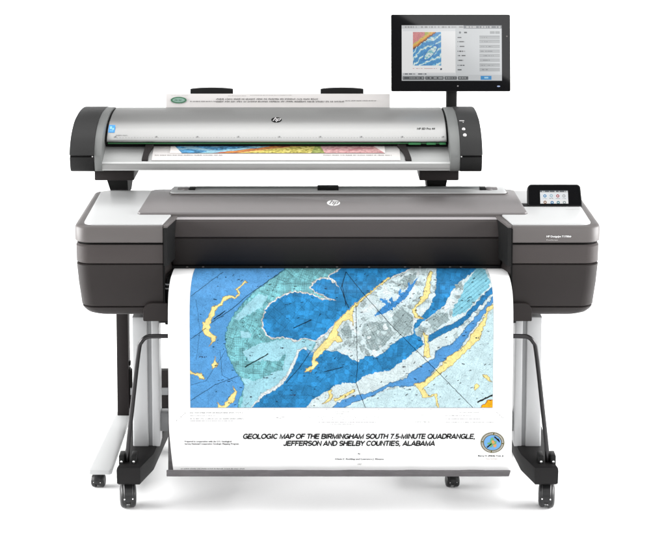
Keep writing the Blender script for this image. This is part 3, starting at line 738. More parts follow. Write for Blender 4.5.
for sgn in (-1, 1):
    m = lambda px: px if sgn < 0 else 2 * 336.6 - px      # mirror in the printer's own middle
    X = lambda px, py, d: (XP(px, py, d) if sgn < 0 else 2 * XC - XP(px, py, d))
    # column: wide extrusion, groove, narrow extrusion
    zt_c, zb_c = ZP(317, DC), zf_top - .002
    xa, xb, xc_, xd = X(132.5, 390, DC), X(148.0, 390, DC), X(152.0, 390, DC + .004), X(159.5, 390, DC + .004)
    bm = BM(); add_box(bm, (min(xa, xb), DC, zb_c), (max(xa, xb), DC + .09, zt_c), .004, 3)
    colm = obj('column', bm, M['alu'], stand)
    bm = BM(); add_box(bm, (min(xb, xc_), DC + .007, zb_c), (max(xb, xc_), DC + .08, zt_c)); obj('groove', bm, M['alu2'], colm)
    bm = BM(); add_box(bm, (min(xc_, xd), DC + .003, zb_c), (max(xc_, xd), DC + .085, zt_c), .003, 3); obj('inner_profile', bm, M['alu'], colm)
    # moulded foot
    fo, fi = X(116.5, 470, 0), X(141.5, 480, 0)
    s = sgn
    plan = [(fo, .0), (fi + s * .004, .0), (fi - s * .030, .13), (fi - s * .055, .50), (fi - s * .045, .62), (fo - s * .0, .62), (fo - s * .01, .10)]
    cl = []
    for z, ins in ((zf_bot, .012), (zf_bot + .008, .002), (zf_top - .012, .0), (zf_top - .003, .003), (zf_top, .012)):
        cx = sum(p[0] for p in plan) / len(plan); cy = .31
        cl.append([Vector((p[0] + (cx - p[0]) / max(.02, abs(cx - p[0])) * ins * .5, p[1] + (cy - p[1]) / .31 * ins, z)) for p in plan])
    bm = BM(); add_loops(bm, cl)
    es = [e for e in bm.edges if abs(e.verts[0].co.z - e.verts[1].co.z) > .004]
    ft = obj('foot', bm, M['foot'], stand)
    bm = BM()                                         # raised spine to the column and clamp block for the rod
    xm_ = X(128.5, 468, .06)
    add_box(bm, (xm_ - .03, .035, zf_top - .01), (xm_ - .012, .085, zf_top + .028), .003)
    add_box(bm, (xm_ + .012, .035, zf_top - .01), (xm_ + .03, .085, zf_top + .028), .003)
    obj('rod_clamp', bm, M['black'], ft)
    for q in (-.021, .021):
        bm = BM(); add_tube(bm, [(xm_ + q, .0315, zf_top + .007), (xm_ + q, .036, zf_top + .007)], .0045, 12); obj('clamp_screw', bm, M['chrome'], ft)
    add_caster(stand, X(127.6, 500, .03), .045, .043, .056, zf_bot + .004, math.radians(-9 * sgn))
    add_caster(stand, X(146, 470, .55), .56, .043, .056, zf_bot + .004, math.radians(20 * sgn))
xl_, xr_ = XP(158, 420, .24), 2 * XC - XP(158, 420, .24)
bm = BM(); add_box(bm, (xl_, .225, ZP(431.5, .225)), (xr_, .275, ZP(413, .225)), .003); obj('crossbar', bm, M['alu2'], stand)

# ================================================================== SCANNER STAND
XS = (XP(69.5, 160, .42) + XP(482.5, 160, .42)) / 2
sst = thing('scanner_stand', 'charcoal two post stand with long white feet rising behind the plotter', 'stand', (XS, .6, 0))
DS = .75
zft = ZP(472, .187) + .006
for sgn in (-1, 1):
    X = lambda px, py, d: (XP(px, py, d) if sgn < 0 else 2 * XS - XP(px, py, d))
    xa, xb = X(117, 380, DS), X(128.7, 380, DS)
    bm = BM(); add_box(bm, (min(xa, xb), DS, zft - .002), (max(xa, xb), DS + .06, ZP(180, .80)), .003)
    c = obj('post', bm, M['post'], sst)
    bm = BM()
    xk = X(130.3, 380, DS)
    add_box(bm, (min(xb, xk), DS + .01, ZP(398, DS)), (max(xb, xk), DS + .04, ZP(370, DS)), .002)
    for py in (365, 383, 396): add_box(bm, (min(xb, xk), DS + .012, ZP(py + 2, DS)), (max(xb, xk) , DS + .036, ZP(py - 2, DS)), .002)
    obj('cable_clip', bm, M['black'], c)
    # bracket and gusset carrying the scanner
    x0, x1 = X(94.5, 176, .5), X(134, 176, .5)
    g0, g1 = X(108.5, 184, .6), X(125.5, 184, .6)
    bm = BM(); add_box(bm, (min(x0, x1), .50, ZP(180.5, .5)), (max(x0, x1), .80, ZP(172.5, .5) + .01), .004)
    br = obj('bracket', bm, M['post'], sst)
    bm = BM()
    zz0, zz1 = ZP(181, .55), ZP(194, .7)
    lo, hi = min(g0, g1), max(g0, g1)
    ex = .012
    add_loops(bm, [[Vector((lo - (ex if sgn > 0 else 0), .56, zz0)), Vector((hi + (ex if sgn < 0 else 0), .56, zz0)), Vector((hi + (ex if sgn < 0 else 0), .80, zz0)), Vector((lo - (ex if sgn > 0 else 0), .80, zz0))],
                   [Vector((lo, .69, zz1)), Vector((hi, .69, zz1)), Vector((hi, .80, zz1)), Vector((lo, .80, zz1))]])
    obj('gusset', bm, M['void'], br)
    # long white foot
    f0, f1, f2, f3 = X(88.5, 471, .187), X(111.5, 471, .187), X(129.5, 415, .72), X(117, 413, .74)
    pl = rounded([(f0, .187), (f1, .187), (f2, .95), (f3 + sgn * .0, .95)], [.006, .012, .02, .02], 5)
    bm = BM(); add_plate(bm, pl, zft - .016, zft, .003); obj('foot', bm, M['paint'], sst)
    add_caster(sst, X(98, 482, .21), .225, .0235, .049, zft - .014, math.radians(6 * sgn))
    add_caster(sst, X(123, 400, .75), .90, .0235, .049, zft - .014, math.radians(-12 * sgn))
xa, xb = XP(128, 380, DS + .02), 2 * XS - XP(128, 380, DS + .02)
bm = BM(); add_box(bm, (xa, DS + .012, ZP(410, DS)), (xb, DS + .05, ZP(372, DS)), .003); cb = obj('crossbeam', bm, M['post'], sst)
bm = BM(); add_box(bm, (xa + .01, DS + .004, ZP(395.5, DS)), (xb - .01, DS + .02, ZP(388.5, DS)), .001); obj('cable_tray', bm, M['alu2'], cb)

# ================================================================== PAPER BASKET
basket = thing('paper_basket', 'grey cloth catch basket on bent steel rods, hanging behind the printed sheet', 'basket', (XC, .05, zf_top))
rod_l = [P(127.3, 463, .055), P(127.8, 450, .052), P(132, 410, .06), P(138.6, 352, .07), P(141.5, 342, .07), P(147, 337, .07), P(155, 336.2, .07), P(175, 336, .07)]
a = catmull(rod_l, 6)
b = [Vector((2 * XC - p.x, p.y, p.z)) for p in reversed(a)]
bm = BM(); add_tube(bm, a + b, .0078, 14); obj('rod_frame', bm, M['steel'], basket)
bm = BM()
def add_sheet(bm, path, x0, x1, nx=2, x0f=None, x1f=None, th=.0008):
    """a thin sheet with real thickness: path of (d, z), width from x0 to x1"""
    n = len(path); rows = []
    for i, (d, z) in enumerate(path):
        t = Vector((path[min(i + 1, n - 1)][0] - path[max(i - 1, 0)][0], path[min(i + 1, n - 1)][1] - path[max(i - 1, 0)][1])).normalized()
        nn = Vector((t.y, -t.x))
        xa = x0f(i) if x0f else x0; xb = x1f(i) if x1f else x1
        rows.append(([Vector((xa + (xb - xa) * k / nx, d, z)) for k in range(nx + 1)], [Vector((xa + (xb - xa) * k / nx, d + nn.x * th, z + nn.y * th)) for k in range(nx + 1)]))
    loops = [r[0] + r[1][::-1] for r in rows]
    return add_loops(bm, loops)
cpath = [(.07 - .009, ZP(337, .06)), (.03, ZP(350, .03)), (.004, ZP(390, .0)), (-.008, ZP(440, -.01)), (-.022, ZP(468, -.02)), (-.034, ZP(474, -.03))]
cpath = [tuple(v) for v in catmull([Vector(p) for p in cpath], 6)]
xb0, xb1 = XP(168.0, 470, -.03), XP(506.5, 470, -.03)
add_sheet(bm, cpath, xb0, xb1, 12, th=.002)
obj('cloth', bm, M['cloth'], basket, 60)
bm = BM()
hp_ = [yz(476.6, -.075), yz(475.8, -.082), yz(471.2, -.084), yz(470.2, -.078), yz(470.0, -.04), yz(476.6, -.03)]
pr = [Vector((0, *p)) for p in hp_]
n = 60; loops = []
for k in range(n + 1):
    t = k / n; x = xb0 + (xb1 + .002 - xb0) * t
    wv = .0008 * math.sin(t * 37) + .0006 * math.sin(t * 71 + 1)
    loops.append([Vector((x + (0 if t < .5 else (p.z - pr[0].z) * (.25 if k == n else 0)), p.y, p.z + (wv if i in (2, 3) else 0))) for i, p in enumerate(pr)])
add_loops(bm, loops); obj('hem', bm, M['cloth'], basket, 60)

# ================================================================== PRINTED MAP
pm = thing('printed_map', 'white sheet with blue geologic map and black title hanging from the plotter', 'map', (XC, -.05, ZP(470, -.055)))
curve = [(267.4, .235), (268.4, .21), (270, .17), (273, .12), (278, .06), (285, .01), (294, -.03), (305, -.05), (320, -.06), (350, -.063), (410, -.062), (470.2, -.06)]
path = [tuple(v) for v in catmull([Vector(yz(py, d)) for py, d in curve], 10)]
xs0, xs1 = XP(168, 330, -.062), XP(513.2, 330, -.062)
z430, z470 = ZP(425, -.06), ZP(470, -.06)
lf = lambda i: xs0 + max(0, (z430 - path[i][1]) / (z430 - z470)) ** 1.3 * .013
bm = BM(); add_sheet(bm, path, xs0, xs1, 10, lf, None, .0005)
sheet = obj('sheet', bm, M['paper'], pm, 60)
# resample the path densely in rows of the picture for the printed image
pa = np.array(path); py_of = np.array([proj(0, d, z)[1] for d, z in path])
seg = np.concatenate([[0], np.cumsum(np.hypot(*np.diff(pa, axis=0).T))])
XM0, XM1 = XP(190, 380, -.0635), XP(493, 380, -.0635)
s_end = np.interp(407.9, py_of, seg)
s_vals = np.interp(np.linspace(267.8, 407.9, 460), np.maximum.accumulate(py_of + np.arange(len(py_of)) * 1e-6), seg)
dd = np.interp(s_vals, seg, pa[:, 0]); zz = np.interp(s_vals, seg, pa[:, 1])
tx = np.gradient(dd); tz = np.gradient(zz); ln = np.hypot(tx, tz); nd, nz = tz / ln, -tx / ln
flip = np.where(nd > 0, -1, 1); nd = nd * flip; nz = nz * flip
dd2 = dd + nd * .0012; zz2 = zz + np.abs(nz) * .0012
xx = np.linspace(XM0, XM1, 1000)
pts = np.stack([np.broadcast_to(xx, (len(dd2), len(xx))), np.broadcast_to(dd2[:, None], (len(dd2), len(xx))), np.broadcast_to(zz2[:, None], (len(dd2), len(xx)))], -1)
def map_cols():
    a, b = proj(pts[..., 0], pts[..., 1], pts[..., 2])
    c = 0
    for ox, oy in ((-.076, -.076), (.076, -.076), (-.076, .076), (.076, .076)): c = c + map_colour(a + ox, b + oy) / 4
    e = np.zeros(a.shape, bool); e[-2:] = True; e[:, :1] = True; e[:, -1:] = True
    c[e] = s2l((90, 100, 110)); return c
M['mapprint'] = print_material('printed map ink', 'print', .5)
grid_picture('map_image', pts, map_cols, M['mapprint'], sheet)
DPRT = -.0632
def frs(px, py):
    p = P(px, py, DPRT); return frame_at(p, (1, 0, 0), (0, 0, 1))
def wid(a, b, py): return XP(b, py, DPRT) - XP(a, py, DPRT)
def hgt(a, b): return ZP(a, DPRT) - ZP(b, DPRT)
stroke_text('title_lettering', 'GEOLOGIC MAP OF THE BIRMINGHAM SOUTH 7.5-MINUTE QUADRANGLE,', frs(242.6, 438.9), wid(243, 475.6, 439), hgt(433.9, 438.9), M['ink'], sheet)
stroke_text('title_lettering', 'JEFFERSON AND SHELBY COUNTIES, ALABAMA', frs(283.2, 445.9), wid(283.5, 434.9, 446), hgt(440.9, 445.9), M['ink'], sheet)
place_text('small_lettering', 'Prepared in cooperation with the U.S. Geological', frs(184.5, 442.2), wid(184.5, 231.5, 442), hgt(440.7, 442.2), M['ink'], sheet, 0, .05)
place_text('small_lettering', 'Survey National Cooperative Geologic Mapping Program', frs(184.5, 444.6), wid(184.5, 239, 444), hgt(443.1, 444.6), M['ink'], sheet, 0, .05)
place_text('small_lettering', 'By', frs(358.0, 454.4), wid(358, 360.4, 454), hgt(452.9, 454.4), M['ink'], sheet, 0, .04)
place_text('small_lettering', 'Edwin E. Redding and Lawrence J. Rheams', frs(335, 459.8), wid(335, 384, 459), hgt(458.3, 459.8), M['ink'], sheet, .2, .04)
place_text('small_lettering', '1997', frs(357.5, 465.0), wid(357.5, 361.5, 465), hgt(463.6, 465.0), M['ink'], sheet)
place_text('small_lettering', 'Berry H. (Nick) Tew, Jr.', frs(478, 456.6), wid(478, 504.5, 456), hgt(455.0, 456.6), M['ink'], sheet, 0, .05)
place_text('small_lettering', 'State Geologist', frs(486, 459.4), wid(486, 498, 459), hgt(458.2, 459.4), M['inkbrown'], sheet)
# print too small to read
f0 = frs(168, 470); pxm = wid(168, 169, 470)
def rows_block(rows, mat, name):
    rects = []
    for x0, x1, y, h in rows:
        rects_l = []; glyph_row((x0 - 168), (x1 - 168), 0, h * 1.35, rects_l)
        z = ZP(y, DPRT) - f0[0].z
        rects += [(a * pxm, z + b * pxm, c * pxm, z + d * pxm) for a, b, c, d in rects_l]
    bm = BM(); add_quads_on(bm, f0, rects); return obj(name, bm, mat, sheet, 0)
rows_block([(190.5, 243, 413.4, 1.1), (190.5, 216, 416.2, .7), (190.5, 245, 419.3, 1.0), (190.5, 234, 421.4, .8)], M['inkmid'], 'margin_note')
rows_block([(181, 245, 469.3, 1.0)], M['inkmid'], 'imprint_note')
rows_block([(335, 349, 412, .7), (336, 346, 414.4, .7), (301, 388, 416.4, .5), (317, 376, 422.6, .8), (330, 355, 424.8, .8), (459, 479, 412.8, .8), (445, 472, 416, .8), (445, 482, 419.3, .8), (445, 494, 422.9, .8), (414, 430, 422.4, .8)], M['inkmid'], 'legend_note')
rects = []
def line(x0, y0, x1, y1, t=.22):
    za, zb = ZP(y0, DPRT) - f0[0].z, ZP(y1, DPRT) - f0[0].z
    rects.append(((min(x0, x1) - 168 - t) * pxm, min(za, zb) - t * pxm, (max(x0, x1) - 168 + t) * pxm, max(za, zb) + t * pxm))
for xa, xb, y in ((310, 378, 418), (312, 374, 420)):
    line(xa, y, xb, y, .12)
    for k in range(7): line(xa + (xb - xa) * k / 6, y - .8, xa + (xb - xa) * k / 6, y, .12)
line(280.5, 411, 280.5, 424, .12); line(276, 418.2, 285.5, 418.2, .12); line(276.6, 417.6, 278.2, 417.6, .22); line(282, 416.9, 284.4, 416.9, .2)
for a in (419, 425): line(a, 411, a, 419, .1)
line(419, 411, 425, 411, .1); line(419, 419, 425, 419, .1); line(421, 414.8, 423.2, 414.8, .2)
for k in range(9):       # scale ticks along the neat line
    y = 300 + k * 12.3
    line(186.5, y, 188, y, .15); line(495, y, 496.5, y, .15)
for k in range(12): line(196 + k * 26, 409.4, 197 + k * 26, 409.4, .25)
for k in range(0, 14, 2): line(177 + k * .7, 420.8 - k * .62, 177.5 + k * .7, 420.3 - k * .62, .1 + .1 * (k % 3 == 0)); line(496 + k * .5, 412.3 + k * .45, 496.4 + k * .5, 412.8 + k * .45, .1 + .08 * (k % 3 == 0))
bm = BM(); add_quads_on(bm, f0, rects); obj('margin_marks', bm, M['inkgrey'], sheet, 0)
# seal
sc_ = P(492.5, 442.6, DPRT); R0 = wid(480.6, 504.4, 442) / 2
def disc(name, r, lift, mat, parent, n=48, cx=0, cy=0, ry=None):
    bm = BM(); ry = r if ry is None else ry
    bm.faces.new([bm.verts.new(Vector((sc_.x + cx + r * math.cos(2 * PI * k / n), sc_.y - lift, sc_.z + cy + ry * math.sin(2 * PI * k / n) * .9))) for k in range(n)])
    return obj(name, bm, mat, parent, 0)
seal = disc('seal', R0, .0009, M['olive'], sheet)
disc('seal_field', R0 * .72, .0014, M['sealblue'], seal)
bm = BM()
def spoly(pts, lift):
    bm.faces.new([bm.verts.new(Vector((sc_.x + x * R0, sc_.y - lift, sc_.z + y * R0 * .9))) for x, y in pts])
spoly([(-.15, .45), (.05, .5), (.1, .2), (.35, .1), (.3, -.1), (.05, -.2), (-.1, -.45), (-.3, -.3), (-.2, 0)], .0019)
spoly([(-.45, -.05), (-.25, .05), (-.2, -.1), (-.4, -.2)], .0019)
obj('seal_emblem', bm, M['sealgreen'], seal, 0)
bm = BM(); spoly([(-.1, .2), (.08, .25), (.2, -.05), (.0, -.1)], .0023); spoly([(.05, -.2), (.35, -.12), (.3, -.4), (.1, -.45)], .0023); obj('seal_emblem', bm, M['sealorange'], seal, 0)
bm = BM(); spoly([(.1, .55), (.2, .62), (.6, .2), (.52, .12)], .0026); spoly([(-.5, -.42), (-.42, -.5), (-.05, -.12), (-.12, -.06)], .0026); spoly([(.4, .35), (.5, .4), (.62, .05), (.55, .02)], .0026); obj('seal_hammer', bm, M['ink'], seal, 0)
bm = BM()
for k in range(44):
    if k % 11 == 10: continue
    a0, a1 = 2 * PI * k / 44, 2 * PI * (k + .55) / 44
    spoly([(.80 * math.cos(a0), .80 * math.sin(a0)), (.92 * math.cos(a0), .92 * math.sin(a0)), (.92 * math.cos(a1), .92 * math.sin(a1)), (.80 * math.cos(a1), .80 * math.sin(a1))], .0014)
obj('seal_border_marks', bm, M['lightgreyink'], seal, 0)

# ================================================================== SCANNER
scn = thing('wide_scanner', 'long silver sheet feed scanner with black end caps, carried above the plotter', 'scanner', (XS, .65, ZP(171, .42)))
zbot = ZP(171.0, .425)
cl0, cl1 = XP(69.5, 160, .405), XP(94.0, 160, .405)
cr0, cr1 = XP(460.4, 160, .405), XP(482.5, 160, .405)
capc = [yz(171.2, .46), yz(171.2, .425), yz(169.5, .410), yz(163, .400), yz(155, .398), yz(146, .413), yz(137, .440), yz(128, .485), yz(119, .55), yz(112, .645), yz(107.6, .755), yz(106.4, .82), yz(106.8, .87)]
capc = [tuple(v) for v in catmull([Vector(p) for p in capc], 4)] + [(.90, ZP(110, .9)), (.905, ZP(140, .9)), (.88, ZP(171.2, .46))]
zsplit = ZP(155.4, .398)
for sgn, x0, x1 in ((-1, cl0, cl1), (1, cr0, cr1)):
    up_ = [p for p in capc if p[1] >= zsplit]
    # upper and lower shells meet at a fine seam
    bm = BM(); add_prism_x(bm, [(.88, zsplit)] + [(.398, zsplit)] + up_, x0, x1, .005); cap = obj('end_cap', bm, M['cap'], scn)
    lowp = [p for p in capc if p[1] < zsplit]
    bm = BM(); add_prism_x(bm, [(a + .002 if a < .5 else a, b - .0008) for a, b in lowp] + [(.88, zsplit - .0012), (.40, zsplit - .0012)], x0 + .001, x1 - .001, .004); obj('cap_lower_shell', bm, M['black'], cap)
    bm = BM()
    xe = x1 if sgn < 0 else x0
    c = P(92.6 if sgn < 0 else 461.4, 156.3, .396); add_tube(bm, [(c.x, .39, c.z), (c.x, .41, c.z)], .0025, 10); obj('cap_screw', bm, M['chrome'], cap)
# buttons and lamp marks on the right cap
def on_cap(px, py):
    # first depth along the ray where the cap profile is met
    ys = np.array([p[0] for p in capc[:45]]); zs = np.array([p[1] for p in capc[:45]])
    best = None
    for k in range(len(ys) - 1):
        for t in np.linspace(0, 1, 12):
            d = ys[k] + (ys[k + 1] - ys[k]) * t; z = zs[k] + (zs[k + 1] - zs[k]) * t
            e = abs(ZP(py, d) - z)
            if best is None or e < best[0]: best = (e, d, ys[k + 1] - ys[k], zs[k + 1] - zs[k])
    _, d, ty, tz = best
    return P(px, py, d), Vector((0, ty, tz)).normalized()
for px, py, rw, rh in ((463.6, 129.3, .0062, .0042), (464.8, 135.2, .0066, .0046)):
    p, t = on_cap(px, py); n = Vector((1, 0, 0)).cross(t)
    bm = BM()
    add_loops(bm, [[p + Vector((1, 0, 0)) * rw * k_ * math.cos(a) + t * rh * 1.6 * k_ * math.sin(a) + n * l for a in [2 * PI * q / 20 for q in range(20)]] for k_, l in ((1, -.003), (1, .002), (.8, .0045))])
    obj('button', bm, M['lightgreyink'], scn)
p, t = on_cap(459.3, 121.2); bm = BM(); add_quads_on(bm, frame_at(p, (1, 0, 0), t), [(0, 0, .018, .006), (.012, -.012, .015, -.006)]); obj('button_mark', bm, M['lightgreyink'], scn, 0)
# silver cheeks just inside the caps
chk = [(a + (.006 if a < .6 else .004 if a < .8 else 0), b - (.002 if a > .5 else 0)) for a, b in capc]
for sgn, x0, x1 in ((-1, cl1 + .0005, XP(104.6, 143, .50)), (1, XP(448.6, 143, .50), cr0 - .0005)):
    bm = BM(); add_prism_x(bm, chk, x0, x1, .001); obj('cheek', bm, material('satin silver cheek', (0.145, 0.15, 0.147), 0.5, metal=0.4, bump=0.1, bscale=1200), scn)
# low body: bottom lip and sloped feed table
lx0, lx1 = cl1 + .001, cr0 - .001
bm = BM()
prf = [(.44, zbot), yz(170.4, .424), yz(166, .4185), yz(163.4, .4195), yz(162.2, .424), yz(161.4, .432), yz(161.0, .440), yz(147.2, .530), (.60, ZP(147.2, .53)), (.60, zbot)]
tb_a, tb_b = Vector(yz(161.0, .440)), Vector(yz(147.2, .530))
add_prism_x(bm, prf, XP(104.6, 143, .5) - .012, XP(448.6, 143, .5) + .012, 0)
body = obj('body', bm, M['silver2'], scn)
bm = BM(); add_box(bm, (XP(104.6, 143, .5), .58, zbot + .004), (XP(448.6, 143, .5), .885, ZP(113, .8)), .004); obj('inner_body', bm, M['black'], scn)
bm = BM(); prf = [yz(169.6, .4215), yz(165.2, .4165), yz(163.9, .4172), (.4235, ZP(163.9, .4172)), (.4265, ZP(169.6, .4215))]
add_prism_x(bm, prf, lx0 + .002, lx1 - .002, 0); obj('front_lip', bm, M['silver'], body)
# silver cover
covp = [yz(142.2, .506), yz(141.4, .500), yz(139, .503), yz(134, .520), yz(128, .546), yz(121, .592), yz(114.5, .665), yz(110, .745), yz(107.6, .815), yz(107.2, .86)]
covs = [tuple(v) for v in catmull([Vector(p) for p in covp], 5)]
cx0, cx1 = XP(106.6, 142, .50), XP(446.8, 142, .50)
bm = BM(); add_prism_x(bm, covs + [(.88, ZP(109, .86)), (.88, ZP(142.2, .506) + .01), (.56, ZP(142.2, .506) + .002)], cx0, cx1, .003)
cover = obj('cover', bm, M['silver'], scn)
bm = BM(); inn = [(a + .004, b - .0045) for a, b in covs]
add_prism_x(bm, inn + [(.87, ZP(112, .86)), (.87, ZP(150, .506)), (.53, ZP(146.5, .525))], cx0 - .0065, cx1 + .0065, 0); obj('cover_gap', bm, M['void'], cover)
# green strip under the cover edge
zc = covs[0][1]
bm = BM(); add_box(bm, (cx0 + .004, .505, zc - .0055), (cx1 - .004, .515, zc + .001)); obj('green_strip', bm, M['green'], cover)
bm = BM()
for a, b in ((408.5, 421), (426.5, 436), (439.5, 446)):
    add_box(bm, (XP(a, 143, .5), .499, zc - .0085), (XP(b, 143, .5), .508, zc - .0005), .002)
obj('green_block', bm, material('mid green plastic', (.008, .12, .03), .45), cover)
def on_cover(px, py):
    best = None
    for k in range(len(covs) - 1):
        for t in np.linspace(0, 1, 14):
            d = covs[k][0] + (covs[k + 1][0] - covs[k][0]) * t; z = covs[k][1] + (covs[k + 1][1] - covs[k][1]) * t
            e = abs(ZP(py, d) - z)
            if (best is None or e < best[0]): best = (e, d, covs[k + 1][0] - covs[k][0], covs[k + 1][1] - covs[k][1])
    _, d, ty, tz = best
    return P(px, py, d), Vector((0, ty, tz)).normalized()
p, t = on_cover(276.5, 119.8); logo(frame_at(p, (1, 0, 0), t), .0195, .0235, M['ink'], M['lightgreyink'], cover)
p, t = on_cover(417, 129.6); place_text('model_lettering', 'HP SD Pro 44', frame_at(p, (1, 0, 0), t), .066, .0105, M['ink'], cover, .15, .03)
p, t = on_cover(108.2, 132.6); 
bm = BM(); add_quads_on(bm, frame_at(p, (1, 0, 0), t), [(0, 0, .0235, .037)]); st = obj('sticker', bm, M['blue'], cover, 0)
f = frame_at(p + Vector((1, 0, 0)).cross(t) * .0007, (1, 0, 0), t)
bm = BM(); add_quads_on(bm, f, [(.004, .016, .012, .030), (.013, .012, .020, .022), (.005, .006, .018, .009)]); obj('sticker_mark', bm, material('pale blue print', (.22, .5, .75), .5), st, 0)
# ruler along the cover's lower edge
p, t = on_cover(114, 138.0); f = frame_at(p, (1, 0, 0), t); L_ = XP(442, 138, p.y) - p.x
rects = []
for k in range(113):
    x = L_ * k / 112; hgt_ = .0075 if k % 14 == 0 else (.0045 if k % 7 == 0 else .0028)
    rects.append((x, 0, x + .0016, hgt_))
    if k % 14 == 0: rects.append((x + .003, .003, x + .008, .0085))
glyph_row(.006, .05, .010, .005, rects)
bm = BM(); add_quads_on(bm, f, rects); obj('ruler_marks', bm, material('ruler grey ink', (.14, .14, .14), .6), cover, 0)
# side guides on the feed table
tdir = (tb_b - tb_a).normalized(); tnrm = Vector((-tdir.y, tdir.x))
def tab(s, h=0): q = tb_a + (tb_b - tb_a) * s + tnrm * h; return q
for sgn, xt, xbm in ((-1, 149.5, 144.2), (1, 401.5, 409.2)):
    bm = BM(); loops = []
    for k in range(9):
        s = k / 8
        px = xbm + (xt - xbm) * (s ** 1.8)
        q = tab(s * 1.0 - .02); hgt_ = .006 + .018 * s ** 2
        c = P(px, 161 - 14 * s, q.x).x; hw = .0115 + .004 * s ** 3
        lean_ = -sgn * .004
        loops.append([Vector((c - hw, q.x, q.y - .004)), Vector((c + hw, q.x, q.y - .004)), Vector((c + hw * .9 + lean_, q.x + tnrm.x * hgt_, q.y + tnrm.y * hgt_)), Vector((c - hw * .9 + lean_, q.x + tnrm.x * hgt_, q.y + tnrm.y * hgt_))])
    add_loops(bm, loops); obj('paper_guide', bm, M['post'], scn)
# black return guides standing up behind the sheet
for a, b in ((190.3, 233), (320.5, 363.5)):
    d = .985; bm = BM()
    n = 16; loops = []
    x0, x1 = XP(a, 90, d), XP(b, 90, d); zt0 = ZP(89.0, d); zb0 = ZP(114, d)
    for k in range(n + 1):
        t = k / n; x = x0 + (x1 - x0) * t; z = zt0 + .0055 * math.sin(PI * t) ** .7
        loops.append([Vector((x, d, zb0)), Vector((x, d + .012, zb0)), Vector((x, d + .014, z - .003)), Vector((x, d + .011, z)), Vector((x, d + .002, z)), Vector((x, d - .001, z - .003))])
    add_loops(bm, loops)
    xm2 = (x0 + x1) / 2
    add_box(bm, (xm2 - .03, .89, zb0 - .01), (xm2 + .03, d + .012, zb0 + .004), .003)
    obj('return_guide', bm, M['black'], scn)

# ================================================================== SCANNED DOCUMENT
doc = thing('scanned_document', 'off white map sheet with colourful print, feeding through the silver scanner', 'document', (XS, .5, ZP(161, .44)))
dx0, dx1 = XP(152.5, 152, .48), XP(400.0, 152, .48)
q0, q1 = tab(.03, .002), tab(.98, .002)
bm = BM(); add_sheet(bm, [tuple(tab(s, .0022)) for s in (.02, .3, .6, 1.0)] + [(.56, tab(1, .0022).y + .006), (.72, tab(1, .0022).y + .004), (.90, tab(1, .0022).y + .01)] +
                     [(.935, ZP(128, .935)), (.955, ZP(107, .95)), (.968, ZP(93.6, .968))], dx0, dx1, 2, lambda i: dx0 + (.006 if i > 6 else 0), lambda i: dx1 - (.018 if i > 6 else 0), .0007)
ds_ = obj('sheet', bm, M['docpaper'], doc, 60)
nx, ny = 520, 60
U, V = np.meshgrid(np.linspace(0, 1, nx), np.linspace(0, 1, ny))      # V: 0 front, 1 at slot
ua, ub = XP(170, 151, .49), XP(385, 151, .49)
sv = .50 + V * .50
skew = 1 - (1 - V) * 0.0
TX = ua + (ub - ua) * U
TY = tb_a.x + (tb_b.x - tb_a.x) * sv + tnrm.x * .0042; TZ = tb_a.y + (tb_b.y - tb_a.y) * sv + tnrm.y * .0042
pts = np.stack([TX, TY, TZ], -1)
def doc_cols():
    u = U; v = V
    n1 = vnoise(u * 40, v * 5, 3); n2 = vnoise(u * 120, v * 14, 4); n3 = vnoise(u * 15 + 3 * v, v * 3, 5)
    c = np.empty(U.shape + (3,)); c[:] = (70, 140, 190)
    c = c * (1 + .5 * (n2 - .5) + .3 * (n1 - .5))[..., None]
    m = (n3 > .62) & (u < .3); c[m] = (130, 180, 205)
    t = u - .27 * v + (n1 - .5) * .03
    def band(mm, col, var=.25): c[mm] = np.array(col) * (1 + var * (n2[mm] - .5))[:, None]
    band((t > .12) & (t <= .20) & (n3 < .7), (140, 196, 214)); band((t > .20) & (t <= .225), (196, 90, 60)); band((t > .225) & (t <= .265), (226, 142, 58))
    band((t > .265) & (t <= .29), (178, 82, 66)); band((t > .29) & (t <= .34), (226, 178, 84)); band((t > .34), (190, 176, 78), .5)
    m = (t > .34) & (vnoise(u * 60, v * 6, 9) > .62); c[m] = (222, 205, 110)
    band(u > .675 - .02 * (1 - v), (150, 160, 80), .5); band(u > .70 + .02 * (1 - v), (206, 152, 152), .25)
    m = (u > .72) & (vnoise(u * 50, v * 6, 19) > .72); c[m] = (190, 122, 127)
    g_ = c.mean(-1, keepdims=True); c = (c * .78 + g_ * .22) * (1 + .16 * (vnoise(u * 200, v * 22, 33) - .5))[..., None]
    m = (v < .06); c[m] *= .7
    lft = u < .02 + .035 * (1 - v) * (1); c[lft] = (232, 225, 222)
    rgt = u > 1.0 - .05 * v; c[rgt] = (232, 225, 222)
    return s2l(np.clip(c, 0, 255))
M['docprint'] = print_material('document ink', 'print', .6)
grid_picture('document_image', pts, doc_cols, M['docprint'], ds_)
fq = tab(.0, .0022); f = frame_at((dx0, fq.x, fq.y), (1, 0, 0), (0, tdir.x, tdir.y)); TL = (tb_b - tb_a).length
rects = []
wdt = dx1 - dx0
for a, b in ((.01, .285), (.69, .97)):
    rects = []; glyph_row(a * wdt, b * wdt, TL * .34, .0065, rects)
    bm = BM(); add_quads_on(bm, f, rects); obj('document_note', bm, M['ink'], ds_, 0)
